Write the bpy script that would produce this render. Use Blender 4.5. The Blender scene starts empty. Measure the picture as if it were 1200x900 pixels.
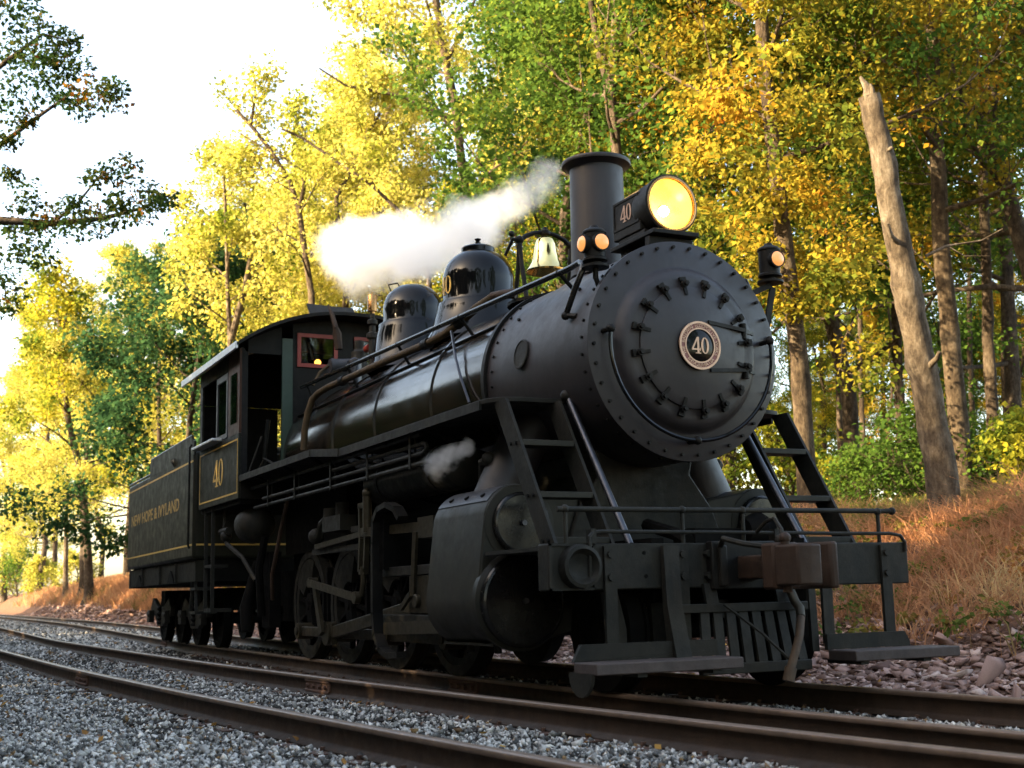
import bpy, math, random
import numpy as np
from mathutils import Vector, Matrix, Euler
PI = math.pi
R = math.radians
SC = bpy.context.scene
COL = SC.collection

# ------------------------------------------------------------------ camera
# world: X along the engine (front = +X), Y to its left, Z up from rail top, metres
CAM = np.array([7.999, -5.424, 0.700]); YAW, PITCH, ROLL, FPX = R(153.731), R(9.337), R(-1.315), 1497.58
cf = np.array([math.cos(PITCH)*math.cos(YAW), math.cos(PITCH)*math.sin(YAW), math.sin(PITCH)])
_r = np.array([math.sin(YAW), -math.cos(YAW), 0.0]); _u = np.cross(_r, cf)
cr = math.cos(ROLL)*_r + math.sin(ROLL)*_u
cu = -math.sin(ROLL)*_r + math.cos(ROLL)*_u
cam = bpy.data.cameras.new('camera'); camo = bpy.data.objects.new('camera', cam); COL.objects.link(camo)
cam.sensor_width = 36; cam.lens = FPX/1200*36; cam.clip_start = .05; cam.clip_end = 2000
cam.dof.use_dof = True; cam.dof.focus_distance = 11.5; cam.dof.aperture_fstop = 2.8
camo.matrix_world = Matrix(((cr[0], cu[0], -cf[0], CAM[0]), (cr[1], cu[1], -cf[1], CAM[1]), (cr[2], cu[2], -cf[2], CAM[2]), (0, 0, 0, 1)))
SC.camera = camo
# ------------------------------------------------------------------ world, sun, exposure
SUN_EL, SUN_AZ = R(24), R(184)          # azimuth clockwise from +Y: low sun from behind the left shoulder
w = bpy.data.worlds.new('World'); SC.world = w; w.use_nodes = True
nt = w.node_tree; nt.nodes.clear()
sky = nt.nodes.new('ShaderNodeTexSky'); sky.sky_type = 'NISHITA'; sky.sun_disc = False
sky.sun_elevation = SUN_EL; sky.sun_rotation = SUN_AZ; sky.air_density = 1.0; sky.dust_density = 2.6; sky.ozone_density = 1.0
bg = nt.nodes.new('ShaderNodeBackground'); bg.inputs[1].default_value = .15
wo = nt.nodes.new('ShaderNodeOutputWorld'); nt.links.new(sky.outputs[0], bg.inputs[0]); nt.links.new(bg.outputs[0], wo.inputs[0])
sd = bpy.data.lights.new('sun', 'SUN'); sd.energy = 5.0; sd.angle = R(.5); sd.color = (1, .86, .62)
so = bpy.data.objects.new('sun', sd); COL.objects.link(so)
sv = Vector((math.sin(SUN_AZ)*math.cos(SUN_EL), math.cos(SUN_AZ)*math.cos(SUN_EL), math.sin(SUN_EL)))
so.rotation_euler = sv.to_track_quat('Z', 'Y').to_euler(); so.location = (0, -20, 30)
SC.view_settings.view_transform = 'Standard'; SC.view_settings.look = 'None'; SC.view_settings.gamma = 1
SC.view_settings.exposure = 2.75
SC.view_settings.use_white_balance = True; SC.view_settings.white_balance_temperature = 7900; SC.view_settings.white_balance_tint = 10   # camera balanced for open shade
SC.render.engine = 'CYCLES'
cy = SC.cycles; cy.max_bounces = 8; cy.diffuse_bounces = 3; cy.glossy_bounces = 3; cy.transmission_bounces = 4
cy.volume_bounces = 3; cy.transparent_max_bounces = 8; cy.caustics_reflective = False; cy.caustics_refractive = False
cy.sample_clamp_indirect = 4; cy.use_denoising = True; cy.volume_step_rate = 2.0

# ------------------------------------------------------------------ pixel -> place helpers (photo pixels 1200 x 900)
def ray(u, v): return cf*FPX + cr*(u-600) + cu*(450-v)
def px_y(u, v, y): d = ray(u, v); return CAM + d*((y-CAM[1])/d[1])
def px_x(u, v, x): d = ray(u, v); return CAM + d*((x-CAM[0])/d[0])
def px_z(u, v, z): d = ray(u, v); return CAM + d*((z-CAM[2])/d[2])
def px_d(u, v, dep): return CAM + ray(u, v)/FPX*dep

# ------------------------------------------------------------------ mesh builder
class MB:
    def __init__(s): s.v = []; s.f = []
    def add(s, vs, fs):
        o = len(s.v); s.v += [tuple(map(float, p)) for p in vs]; s.f += [tuple(i+o for i in f) for f in fs]; return s
    def box(s, x0, x1, y0, y1, z0, z1):
        x0, x1 = min(x0, x1), max(x0, x1); y0, y1 = min(y0, y1), max(y0, y1); z0, z1 = min(z0, z1), max(z0, z1)
        return s.add([(x0,y0,z0),(x1,y0,z0),(x1,y1,z0),(x0,y1,z0),(x0,y0,z1),(x1,y0,z1),(x1,y1,z1),(x0,y1,z1)],
                     [(0,3,2,1),(4,5,6,7),(0,1,5,4),(1,2,6,5),(2,3,7,6),(3,0,4,7)])
    def bar(s, p, q, w, h, up=(0,0,1)):                      # rectangular bar from p to q
        p, q = np.array(p, float), np.array(q, float); d = q-p; d = d/np.linalg.norm(d)
        a = np.cross(d, np.array(up, float)); 
        if np.linalg.norm(a) < 1e-4: a = np.cross(d, (1,0,0))
        a = a/np.linalg.norm(a); b = np.cross(a, d)
        vs = []
        for c in (p, q):
            for i, j in ((-1,-1),(1,-1),(1,1),(-1,1)): vs.append(c+a*i*w/2+b*j*h/2)
        return s.add(vs, [(0,1,2,3),(7,6,5,4),(0,4,5,1),(1,5,6,2),(2,6,7,3),(3,7,4,0)])
    def tube(s, pts, r, n=10, cap=True):                     # tube along a polyline; r number or list
        pts = [np.array(p, float) for p in pts]; m = len(pts)
        rs = r if hasattr(r, '__len__') else [r]*m
        ts = []
        for i in range(m):
            d = pts[min(i+1, m-1)]-pts[max(i-1, 0)]; ts.append(d/(np.linalg.norm(d)+1e-12))
        a = np.cross(ts[0], (0,0,1)); 
        if np.linalg.norm(a) < .05: a = np.cross(ts[0], (0,1,0))
        a = a/np.linalg.norm(a); vs = []
        for i in range(m):
            a = a-ts[i]*a.dot(ts[i]); a = a/(np.linalg.norm(a)+1e-12); b = np.cross(ts[i], a)
            for k in range(n):
                t = 2*PI*k/n; vs.append(pts[i]+(a*math.cos(t)+b*math.sin(t))*rs[i])
        fs = [(i*n+k, i*n+(k+1)%n, (i+1)*n+(k+1)%n, (i+1)*n+k) for i in range(m-1) for k in range(n)]
        if cap: fs += [tuple(range(n))[::-1], tuple(range((m-1)*n, m*n))]
        return s.add(vs, fs)
    def cyl(s, p, q, r, n=16, r2=None): return s.tube([p, q], [r, r if r2 is None else r2], n)
    def lathe(s, prof, axis='x', c=(0,0,0), n=32, t0=0, t1=2*PI):   # prof: list of (radius, along)
        full = abs(t1-t0-2*PI) < 1e-6; m = n if full else n+1; vs = []; fs = []
        for (r, a) in prof:
            for k in range(m):
                t = t0+(t1-t0)*k/n; p, q = r*math.cos(t), r*math.sin(t)
                if axis == 'x': vs.append((c[0]+a, c[1]+p, c[2]+q))
                elif axis == 'y': vs.append((c[0]+q, c[1]+a, c[2]+p))
                else: vs.append((c[0]+p, c[1]+q, c[2]+a))
        for i in range(len(prof)-1):
            for k in range(n):
                k2 = (k+1) % m; fs.append((i*m+k, i*m+k2, (i+1)*m+k2, (i+1)*m+k))
        return s.add(vs, fs)
    def prism(s, poly, fn, a, b):                            # polygon (2-D) carried by fn(p, q, t) from t=a to t=b
        n = len(poly); vs = [fn(p, q, a) for p, q in poly]+[fn(p, q, b) for p, q in poly]
        return s.add(vs, [tuple(range(n))[::-1], tuple(range(n, 2*n))]+[(i, (i+1) % n, n+(i+1) % n, n+i) for i in range(n)])
    def sphere(s, c, r, n=10, m=6, sc=(1,1,1)):
        vs = []; fs = []
        for i in range(m+1):
            a = PI*i/m
            for k in range(n):
                t = 2*PI*k/n; vs.append((c[0]+r*sc[0]*math.sin(a)*math.cos(t), c[1]+r*sc[1]*math.sin(a)*math.sin(t), c[2]+r*sc[2]*math.cos(a)))
        for i in range(m):
            for k in range(n): fs.append((i*n+k, (i+1)*n+k, (i+1)*n+(k+1)%n, i*n+(k+1)%n))
        return s.add(vs, fs)
    def mesh(s, name, angle=38):
        me = bpy.data.meshes.new(name); me.from_pydata(s.v, [], s.f); me.validate(clean_customdata=False)
        import bmesh
        bm = bmesh.new(); bm.from_mesh(me); bmesh.ops.remove_doubles(bm, verts=bm.verts, dist=1e-5)
        bmesh.ops.recalc_face_normals(bm, faces=bm.faces); bm.to_mesh(me); bm.free()
        me.shade_smooth(); me.set_sharp_from_angle(angle=R(angle)); return me
    def build(s, name, mat, parent=None, bevel=0, angle=38, kind=None, label=None):
        me = s.mesh(name, angle); me.materials.append(mat)
        o = bpy.data.objects.new(name, me); COL.objects.link(o)
        if parent is not None: o.parent = parent
        if bevel:
            b = o.modifiers.new('bevel', 'BEVEL'); b.width = bevel; b.segments = 2; b.limit_method = 'ANGLE'; b.angle_limit = R(40)
        if kind: o['kind'] = kind
        if label: o['label'] = label
        return o
def thing(name, label, cat, loc=(0,0,0), group=None):
    o = bpy.data.objects.new(name, None); COL.objects.link(o); o.location = loc; o.empty_display_size = .2
    o['label'] = label; o['category'] = cat
    if group: o['group'] = group
    return o
def tag(o, label, cat, group=None, kind=None):
    o['label'] = label; o['category'] = cat
    if group: o['group'] = group
    if kind: o['kind'] = kind
    return o
def np_mesh(name, V, F, mat):                                # fast mesh from arrays, F (n,3) or (n,4)
    me = bpy.data.meshes.new(name); n = len(F); k = F.shape[1]
    me.vertices.add(len(V)); me.vertices.foreach_set('co', np.ascontiguousarray(V, np.float32).ravel())
    me.loops.add(n*k); me.loops.foreach_set('vertex_index', np.ascontiguousarray(F, np.int32).ravel())
    me.polygons.add(n); me.polygons.foreach_set('loop_start', np.arange(0, n*k, k, dtype=np.int32))
    me.update(calc_edges=True); me.materials.append(mat); return me
def np_obj(name, V, F, mat, parent=None):
    o = bpy.data.objects.new(name, np_mesh(name, V, F, mat)); COL.objects.link(o)
    if parent is not None: o.parent = parent
    return o

# ------------------------------------------------------------------ materials
def newmat(name):
    m = bpy.data.materials.new(name); m.use_nodes = True; t = m.node_tree
    for n in list(t.nodes):
        if n.type != 'OUTPUT_MATERIAL': t.nodes.remove(n)
    return m, t, [n for n in t.nodes if n.type == 'OUTPUT_MATERIAL'][0]
def ramp(t, stops, fac, interp='LINEAR'):
    n = t.nodes.new('ShaderNodeValToRGB'); n.color_ramp.interpolation = interp; e = n.color_ramp.elements
    while len(e) < len(stops): e.new(.5)
    for el, (p, c) in zip(e, stops): el.position = p; el.color = (*c, 1) if len(c) == 3 else c
    t.links.new(fac, n.inputs[0]); return n.outputs[0]
def noise(t, scale, detail=4, rough=.6, coord='Object', vec=None):
    n = t.nodes.new('ShaderNodeTexNoise'); n.inputs['Scale'].default_value = scale; n.inputs['Detail'].default_value = detail
    n.inputs['Roughness'].default_value = rough
    if vec is None:
        tc = t.nodes.new('ShaderNodeTexCoord'); vec = tc.outputs[coord]
    t.links.new(vec, n.inputs['Vector']); return n.outputs[0]
def surf(name, c1, c2, rough=(.4,.6), metal=0, scale=4, bump=0, bscale=40, spec=.5, streak=None, coat=0, dust=0, dcol=(.045,.036,.026)):
    m, t, out = newmat(name); p = t.nodes.new('ShaderNodeBsdfPrincipled'); t.links.new(p.outputs[0], out.inputs[0])
    n1 = noise(t, scale, 6, .65)
    bc = ramp(t, [(.3, c1), (.7, c2)], n1)
    if dust:                                                   # dried dust, soot and run marks on the paint
        tc = t.nodes.new('ShaderNodeTexCoord'); mp = t.nodes.new('ShaderNodeMapping'); mp.inputs['Scale'].default_value = (1, 1, .16); t.links.new(tc.outputs['Object'], mp.inputs[0])
        f1 = ramp(t, [(.50, (0,0,0)), (.72, (dust,)*3)], noise(t, 7, 8, .72, vec=mp.outputs[0])); f2 = ramp(t, [(.42, (0,0,0)), (.78, (dust,)*3)], noise(t, 2.1, 9, .75, vec=tc.outputs['Object']))
        mx = t.nodes.new('ShaderNodeMath'); mx.operation = 'MAXIMUM'; t.links.new(f1, mx.inputs[0]); t.links.new(f2, mx.inputs[1])
        dm = t.nodes.new('ShaderNodeMix'); dm.data_type = 'RGBA'; t.links.new(mx.outputs[0], dm.inputs['Factor']); t.links.new(bc, dm.inputs['A']); dm.inputs['B'].default_value = (*dcol, 1); bc = dm.outputs['Result']
    t.links.new(bc, p.inputs['Base Color'])
    n2 = noise(t, scale*2.3, 5, .7)
    rr = ramp(t, [(.3, (rough[0],)*3), (.7, (rough[1],)*3)], n2); t.links.new(rr, p.inputs['Roughness'])
    p.inputs['Metallic'].default_value = metal; p.inputs['Specular IOR Level'].default_value = spec
    p.inputs['Coat Weight'].default_value = coat
    if bump:
        b = t.nodes.new('ShaderNodeBump'); b.inputs['Strength'].default_value = bump; b.inputs['Distance'].default_value = .01
        t.links.new(noise(t, bscale, 4, .6), b.inputs['Height']); t.links.new(b.outputs[0], p.inputs['Normal'])
    return m
def emit(name, col, strength, base=(.8,.6,.3)):
    m, t, out = newmat(name); p = t.nodes.new('ShaderNodeBsdfPrincipled'); t.links.new(p.outputs[0], out.inputs[0])
    p.inputs['Base Color'].default_value = (*base, 1); p.inputs['Roughness'].default_value = .25
    p.inputs['Emission Color'].default_value = (*col, 1); p.inputs['Emission Strength'].default_value = strength; return m
M = {}
M['smoke'] = surf('graphite_black', (.0098,.0078,.0085), (.0185,.0145,.0155), (.42,.58), scale=3, bump=.08, bscale=25, spec=0.42, dust=0.35, dcol=(.040,.030,.030))
M['jacket'] = surf('boiler_jacket_black', (.006,.0048,.004), (.017,.0115,.0075), (.08,.19), scale=2.2, bump=.03, bscale=3, spec=.5, dust=0.3, dcol=(.045,.030,.018))
M['gloss'] = surf('gloss_black', (.003,.003,.0033), (.005,.0048,.005), (.05,.11), scale=3, spec=0.2)
M['cover'] = surf('cover_black', (.004,.004,.0045), (.007,.0068,.0065), (.16,.30), scale=5, spec=.3, dust=.3)
M['black'] = surf('engine_black', (.004,.004,.004), (.0085,.0078,.007), (.40,.62), scale=5, bump=.1, bscale=60, spec=0.12, dust=0.4)
M['grime'] = surf('grimy_black', (.0075,.0080,.0072), (.017,.0158,.0122), (.45,.75), scale=5, bump=.2, bscale=50, spec=0.16, dust=0.5)
M['olive'] = surf('dusty_jacket', (.0105,.0112,.0092), (.018,.0168,.0125), (.40,.62), scale=3, bump=.06, bscale=30, spec=0.16, dust=0.5)
M['rod'] = surf('greasy_steel', (.028,.023,.0145), (.055,.044,.027), (.38,.6), metal=.5, scale=9, spec=0.2, dust=0.5)
M['dark'] = surf('underframe_black', (.003,.003,.003), (.008,.0072,.0062), (.6,.85), scale=6, spec=0.04)
M['steel'] = surf('bare_steel', (.045,.047,.055), (.08,.08,.088), (.3,.5), metal=.8, scale=8)
M['brass'] = surf('polished_brass', (.80,.55,.18), (.88,.68,.32), (.08,.2), metal=1, scale=6)
M['copper'] = surf('whistle_copper', (.30,.14,.05), (.40,.21,.085), (.18,.35), metal=1, scale=8)
M['gold'] = surf('gold_paint', (.45,.25,.045), (.60,.37,.09), (.4,.55), scale=12)
M['dullgold'] = surf('worn_gold_paint', (.32,.19,.045), (.48,.30,.08), (.5,.7), scale=9)
M['pink'] = surf('copper_number_metal', (.40,.23,.15), (.52,.32,.22), (.3,.45), metal=.4, scale=9)
M['platered'] = surf('dark_red_enamel', (.14,.025,.02), (.2,.04,.03), (.3,.5), scale=9)
M['red'] = surf('red_window_paint', (.20,.018,.010), (.29,.032,.018), (.4,.6), scale=7)
M['green'] = surf('dark_green_paint', (.012,.030,.017), (.02,.045,.026), (.4,.6), scale=7)
M['maroon'] = surf('varnished_wood', (.030,.012,.007), (.055,.022,.012), (.35,.55), scale=6, spec=0.15)
M['lag'] = surf('lagged_pipe_tan', (.035,.022,.010), (.07,.044,.02), (.55,.8), scale=9, bump=.3, bscale=40, spec=0.2)
M['tender'] = surf('tender_paint', (.010,.0112,.008), (.020,.0195,.013), (.35,.6), scale=2.5, spec=0.08, dust=0.4)
M['roofgrey'] = surf('roof_sheet', (.03,.03,.034), (.055,.055,.06), (.3,.5), scale=4, spec=0.2)
M['silver'] = surf('sky_bright_edge', (.45,.45,.47), (.6,.6,.6), (.25,.4), metal=.6, scale=8)  # pale tone carries the bright sky reflected along the gutter
M['cream'] = surf('pale_panel', (.010,.0095,.007), (.022,.020,.014), (.6,.8), scale=5, spec=0.08)
M['plank'] = surf('worn_footboard', (.022,.0145,.0115), (.046,.030,.025), (.6,.85), scale=7, bump=.3, bscale=30, dust=0.6, dcol=(.07,.046,.038))
M['coupler'] = surf('rusty_coupler', (.020,.0105,.0065), (.043,.023,.0145), (.5,.75), scale=7, bump=.25, bscale=30, spec=0.2, dust=0.4)
M['hose'] = surf('weathered_hose', (.035,.019,.008), (.07,.038,.017), (.6,.8), scale=12)
M['coal'] = surf('coal', (.008,.008,.008), (.02,.02,.02), (.3,.7), scale=20, bump=.5, bscale=30)
M['rail'] = surf('rusty_rail', (.020,.0115,.0070), (.046,.026,.0155), (.55,.8), scale=6, bump=.25, bscale=90, spec=0.25)
M['railtop'] = surf('rail_head', (.13,.083,.056), (.21,.14,.10), (.35,.55), metal=.35, scale=6)
M['rustred'] = surf('rust_fastening', (.05,.022,.012), (.10,.045,.025), (.7,.9), scale=14, bump=.4, bscale=60)
M['tie'] = surf('creosoted_tie', (.014,.011,.010), (.035,.027,.022), (.75,.95), scale=7, bump=.5, bscale=30, spec=0.1)
M['glasslens'] = emit('marker_lens', (1,.42,.12), .13, (.42,.19,.10))  # weak glow stands in for light reflected by the amber lens
M['reflector'] = emit('headlight_reflector', (1,.55,.085), .13, (.62,.42,.12))
M['bulb'] = emit('headlight_bulb', (1,.80,.35), 18)
M['cablamp'] = emit('cab_lamp', (1,.42,.08), .55)
def glass():
    m, t, out = newmat('clear_glass'); tr = t.nodes.new('ShaderNodeBsdfTransparent'); gl = t.nodes.new('ShaderNodeBsdfGlossy')
    gl.inputs['Roughness'].default_value = .03; fr = t.nodes.new('ShaderNodeFresnel'); fr.inputs[0].default_value = 1.5
    mx = t.nodes.new('ShaderNodeMixShader'); t.links.new(fr.outputs[0], mx.inputs[0]); t.links.new(tr.outputs[0], mx.inputs[1]); t.links.new(gl.outputs[0], mx.inputs[2])
    t.links.new(mx.outputs[0], out.inputs[0]); return m
M['glass'] = glass()
def island(t):
    g = t.nodes.new('ShaderNodeNewGeometry'); return g.outputs['Random Per Island']
def leafmat(name, stops, trans=.45, clump=None):
    m, t, out = newmat(name); isl = island(t)
    tc = t.nodes.new('ShaderNodeTexCoord')
    nz = noise(t, .45, 3, .6, vec=tc.outputs['Object'])
    mm = t.nodes.new('ShaderNodeMath'); mm.operation = 'MULTIPLY_ADD'; t.links.new(nz, mm.inputs[0]); mm.inputs[1].default_value = 2.2; mm.inputs[2].default_value = -.78
    ad = t.nodes.new('ShaderNodeMath'); ad.operation = 'MULTIPLY_ADD'; t.links.new(isl, ad.inputs[0]); ad.inputs[1].default_value = .36; t.links.new(mm.outputs[0], ad.inputs[2]); ad.use_clamp = True
    c = ramp(t, stops, ad.outputs[0])
    d = t.nodes.new('ShaderNodeBsdfDiffuse'); tl = t.nodes.new('ShaderNodeBsdfTranslucent'); t.links.new(c, d.inputs[0]); t.links.new(c, tl.inputs[0])
    mx = t.nodes.new('ShaderNodeMixShader'); mx.inputs[0].default_value = trans; t.links.new(d.outputs[0], mx.inputs[1]); t.links.new(tl.outputs[0], mx.inputs[2])
    t.links.new(mx.outputs[0], out.inputs[0]); return m
GR, GR2, YG, YE, OR, RU, BR = (.028,.062,.014), (.06,.105,.018), (.16,.18,.024), (.36,.27,.028), (.28,.125,.014), (.15,.052,.014), (.07,.036,.018)
M['leaf_gold'] = leafmat('golden_leaves', [(0,(.05,.09,.017)),(.28,(.12,.14,.022)),(.5,(.21,.18,.027)),(.72,(.33,.225,.030)),(.9,(.36,.185,.026)),(1,(.28,.11,.018))], .5)
M['leaf_yellow'] = leafmat('yellow_leaves', [(0,(.07,.11,.016)),(.25,(.22,.24,.034)),(.55,(.42,.38,.09)),(.85,(.52,.45,.12)),(1,(.60,.52,.18))], .55)  # yellow lightened to stand in for the hazy glow of far trees
M['leaf_olive'] = leafmat('olive_leaves', [(0,GR2),(.2,(.09,.135,.022)),(.45,(.20,.215,.03)),(.75,(.36,.31,.035)),(1,(.44,.32,.035))], .55)
M['leaf_green'] = leafmat('green_leaves', [(0,GR),(.4,(.05,.10,.02)),(.75,(.09,.15,.026)),(1,(.2,.22,.03))], .5)
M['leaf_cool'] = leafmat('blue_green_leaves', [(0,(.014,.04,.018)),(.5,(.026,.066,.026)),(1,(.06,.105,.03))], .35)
M['leaf_near'] = leafmat('rust_green_leaves', [(0,(.012,.032,.012)),(.5,(.024,.05,.014)),(.78,(.055,.058,.014)),(.92,RU),(1,OR)])
def bark(name, c1, c2, c3, sc=5):
    m, t, out = newmat(name); p = t.nodes.new('ShaderNodeBsdfPrincipled'); t.links.new(p.outputs[0], out.inputs[0])
    tc = t.nodes.new('ShaderNodeTexCoord'); mp = t.nodes.new('ShaderNodeMapping'); mp.inputs['Scale'].default_value = (1,1,.4)
    t.links.new(tc.outputs['Object'], mp.inputs[0])
    n = noise(t, sc*2.5, 8, .75, vec=mp.outputs[0]); n0 = noise(t, 1.6, 5, .7, vec=tc.outputs['Object'])
    mt = t.nodes.new('ShaderNodeMix'); mt.data_type = 'RGBA'; mt.blend_type = 'MULTIPLY'; mt.inputs['Factor'].default_value = 1
    t.links.new(ramp(t, [(.36,c1),(.5,c2),(.64,c3)], n), mt.inputs['A']); t.links.new(ramp(t, [(.36,(.45,.42,.38)),(.5,(.85,.8,.72)),(.62,(1.2,1.2,1.15))], n0), mt.inputs['B']); t.links.new(mt.outputs['Result'], p.inputs['Base Color'])
    p.inputs['Roughness'].default_value = .9; p.inputs['Specular IOR Level'].default_value = .2
    b = t.nodes.new('ShaderNodeBump'); b.inputs['Strength'].default_value = 1; b.inputs['Distance'].default_value = .09
    t.links.new(n, b.inputs['Height']); t.links.new(b.outputs[0], p.inputs['Normal']); return m
M['bark'] = bark('grey_brown_bark', (.03,.021,.015), (.075,.055,.038), (.13,.10,.072))
M['bark_dark'] = bark('dark_bark', (.025,.018,.014), (.06,.045,.033), (.11,.085,.065))
M['bark_pale'] = bark('pale_bark', (.045,.034,.025), (.115,.088,.064), (.20,.16,.12))
M['bark_snag'] = bark('weathered_snag_bark', (.04,.03,.022), (.10,.078,.058), (.17,.14,.11), 3.5)

def leaves_mesh(name, C, RAD, N, size, seed, mat, flat=.7, droop=.35):
    """C (k,3) clump centres, RAD (k,), N (k,) leaves per clump -> one mesh of folded leaf blades"""
    g = np.random.default_rng(seed); idx = np.repeat(np.arange(len(C)), N); n = len(idx)
    off = g.normal(0, 1, (n, 3)); off /= np.linalg.norm(off, axis=1, keepdims=True); off *= (g.random(n)**.45)[:,None]; off[:,2] *= flat
    P = C[idx]+off*RAD[idx][:,None]
    d = off+g.normal(0, .55, (n, 3)); d[:,2] -= droop; d /= np.linalg.norm(d, axis=1, keepdims=True)
    up = g.normal(0, .55, (n, 3)); up[:,2] += 1; s = np.cross(d, up); s /= np.linalg.norm(s, axis=1, keepdims=True)+1e-9; nn = np.cross(s, d)
    L_ = (size*g.uniform(.6,1.35,n))[:,None]; W_ = L_*g.uniform(.30,.46,n)[:,None]
    V = np.stack([P-d*L_*.5, P+s*W_+nn*L_*.10-d*L_*.05, P+d*L_*.5, P-s*W_+nn*L_*.10-d*L_*.05], 1).reshape(-1,3)
    return np_mesh(name, V, np.arange(4*n).reshape(-1,4), mat)

# ------------------------------------------------------------------ terrain and tracks
def sm(d, k): return .5*(d+np.sqrt(d*d+k*k))
def c1(x):                                                    # centre line of the engine's track
    x = np.asarray(x, float); return .065*sm(-12-x, 5)-.045*sm(-42-x, 10)+.10*sm(x-1, 2)-.04
_kx = np.array([-240,-190,-100,-60,-37,-20,-15,-7,-1.5,1.8,3.2,4.5,8,14,40.]); _ky = np.array([1.7,.7,-1.15,-1.95,-2.5,-2.95,-2.88,-2.70,-2.42,-2.15,-2.03,-1.90,-1.45,-.85,1.75])
_gx = np.linspace(-240, 40, 1121); _gy = np.interp(_gx, _kx, _ky); _kk = np.exp(-.5*(np.arange(-12, 13)/6)**2); _kk /= _kk.sum()
_gs = np.convolve(np.pad(_gy, 12, mode='reflect', reflect_type='odd'), _kk, 'valid')
def c2(x): return np.interp(x, _gx, _gs)                      # centre line of the near track
rng = np.random.default_rng(40)
_ph = rng.uniform(0, 6.28, 24); _fr = rng.normal(0, 1, (24, 2))
def bumps(x, y, s): 
    o = 0
    for i in range(12): o = o+np.sin((_fr[i,0]*x+_fr[i,1]*y)/s+_ph[i])
    return o/12
BX = np.array([-90,-40,-16,-8,-5.2,-3.5,-2.2,-.2,1.55,2.3,3.0,4.3,5.5,7.2,8.6,11,16,30,60,120.])
BZ = np.array([9.,4.5,.9,-.24,-.2,-.195,-.193,-.190,-.20,-.27,-.25,.0,.42,1.25,1.62,1.9,2.3,2.9,3.3,3.6])  # unseen near-side rise added to shut out the low sky
def hgt(x, y):
    x = np.asarray(x, float); y = np.asarray(y, float); yy = y-c1(x)
    kf = np.clip((-45-x)/30, 0, 1); yf = np.where(yy > 1.6, 1.6+(yy-1.6)*(1+.5*kf), yy)
    z = np.interp(yf, BX, BZ); z = np.where((z > 0) & (yy > 0), z*(1+.2*kf), z)
    k = np.clip((np.abs(yy-.0)-2.2)/3, 0, 1)
    return z+bumps(x, y, 1.3)*.10*k+bumps(x+9, y, .5)*.05*k+bumps(x, y, .25)*.012
xs = np.concatenate([np.arange(-240,-40,4), np.arange(-40,-14,1.0), np.arange(-14, 12, .22), np.arange(12, 60, 3)])
ys = np.concatenate([np.arange(-90,-12,4), np.arange(-12,-6,.6), np.arange(-6, 12, .16), np.arange(12, 30, 1.2), np.arange(30, 124, 6)])
GX, GY = np.meshgrid(xs, ys, indexing='ij'); GYY = GY+c1(GX)
V = np.stack([GX, GYY, hgt(GX, GYY)], -1).reshape(-1, 3); ny = len(ys)
ii, jj = np.meshgrid(np.arange(len(xs)-1), np.arange(ny-1), indexing='ij'); a0 = (ii*ny+jj).ravel()
F = np.stack([a0, a0+ny, a0+ny+1, a0+1], 1)
def ground_mat():
    m, t, out = newmat('ground_soil'); p = t.nodes.new('ShaderNodeBsdfPrincipled'); t.links.new(p.outputs[0], out.inputs[0])
    at = t.nodes.new('ShaderNodeAttribute'); at.attribute_name = 'zone'
    tc = t.nodes.new('ShaderNodeTexCoord')
    vo = t.nodes.new('ShaderNodeTexVoronoi'); vo.inputs['Scale'].default_value = 24; t.links.new(tc.outputs['Object'], vo.inputs['Vector'])
    sep = t.nodes.new('ShaderNodeSeparateColor'); t.links.new(vo.outputs['Color'], sep.inputs[0])
    grav = ramp(t, [(0,(.03,.03,.03)),(.4,(.11,.108,.105)),(.75,(.21,.205,.195)),(1,(.32,.31,.29))], sep.outputs[0])
    n2 = noise(t, 3.2, 8, .7, vec=tc.outputs['Object'])
    soil = ramp(t, [(.3,(.04,.019,.012)),(.5,(.085,.042,.026)),(.7,(.14,.072,.045))], n2)
    n3 = noise(t, 1.4, 8, .75, vec=tc.outputs['Object'])
    lit = ramp(t, [(.3,(.045,.04,.02)),(.5,(.11,.075,.035)),(.68,(.19,.115,.045))], n3)
    sz = t.nodes.new('ShaderNodeSeparateColor'); t.links.new(at.outputs['Color'], sz.inputs[0])
    m1 = t.nodes.new('ShaderNodeMix'); m1.data_type = 'RGBA'; t.links.new(sz.outputs[0], m1.inputs['Factor']); t.links.new(grav, m1.inputs['A']); t.links.new(soil, m1.inputs['B'])
    m2 = t.nodes.new('ShaderNodeMix'); m2.data_type = 'RGBA'; t.links.new(sz.outputs[1], m2.inputs['Factor']); t.links.new(m1.outputs['Result'], m2.inputs['A']); t.links.new(lit, m2.inputs['B'])
    t.links.new(m2.outputs['Result'], p.inputs['Base Color']); p.inputs['Roughness'].default_value = .92; p.inputs['Specular IOR Level'].default_value = .2
    b = t.nodes.new('ShaderNodeBump'); b.inputs['Strength'].default_value = 1; b.inputs['Distance'].default_value = .03
    t.links.new(vo.outputs['Distance'], b.inputs['Height']); b.invert = True; t.links.new(b.outputs[0], p.inputs['Normal']); return m
go = np_obj('ground', V, F, ground_mat()); go['kind'] = 'structure'
yl = GY.ravel(); soilf = np.clip((yl-1.75)/.7, 0, 1); soilf = np.maximum(soilf, np.clip((-7-yl)/2, 0, 1)*.5); litf = np.clip((yl-7.2)/2.2, 0, 1); litf = np.maximum(litf, np.clip((-8-yl)/2, 0, 1))
ca = go.data.attributes.new('zone', 'FLOAT_COLOR', 'POINT'); ca.data.foreach_set('color', np.stack([soilf, litf, 0*yl, 1+0*yl], 1).astype(np.float32).ravel())
go.data.shade_smooth()

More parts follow.
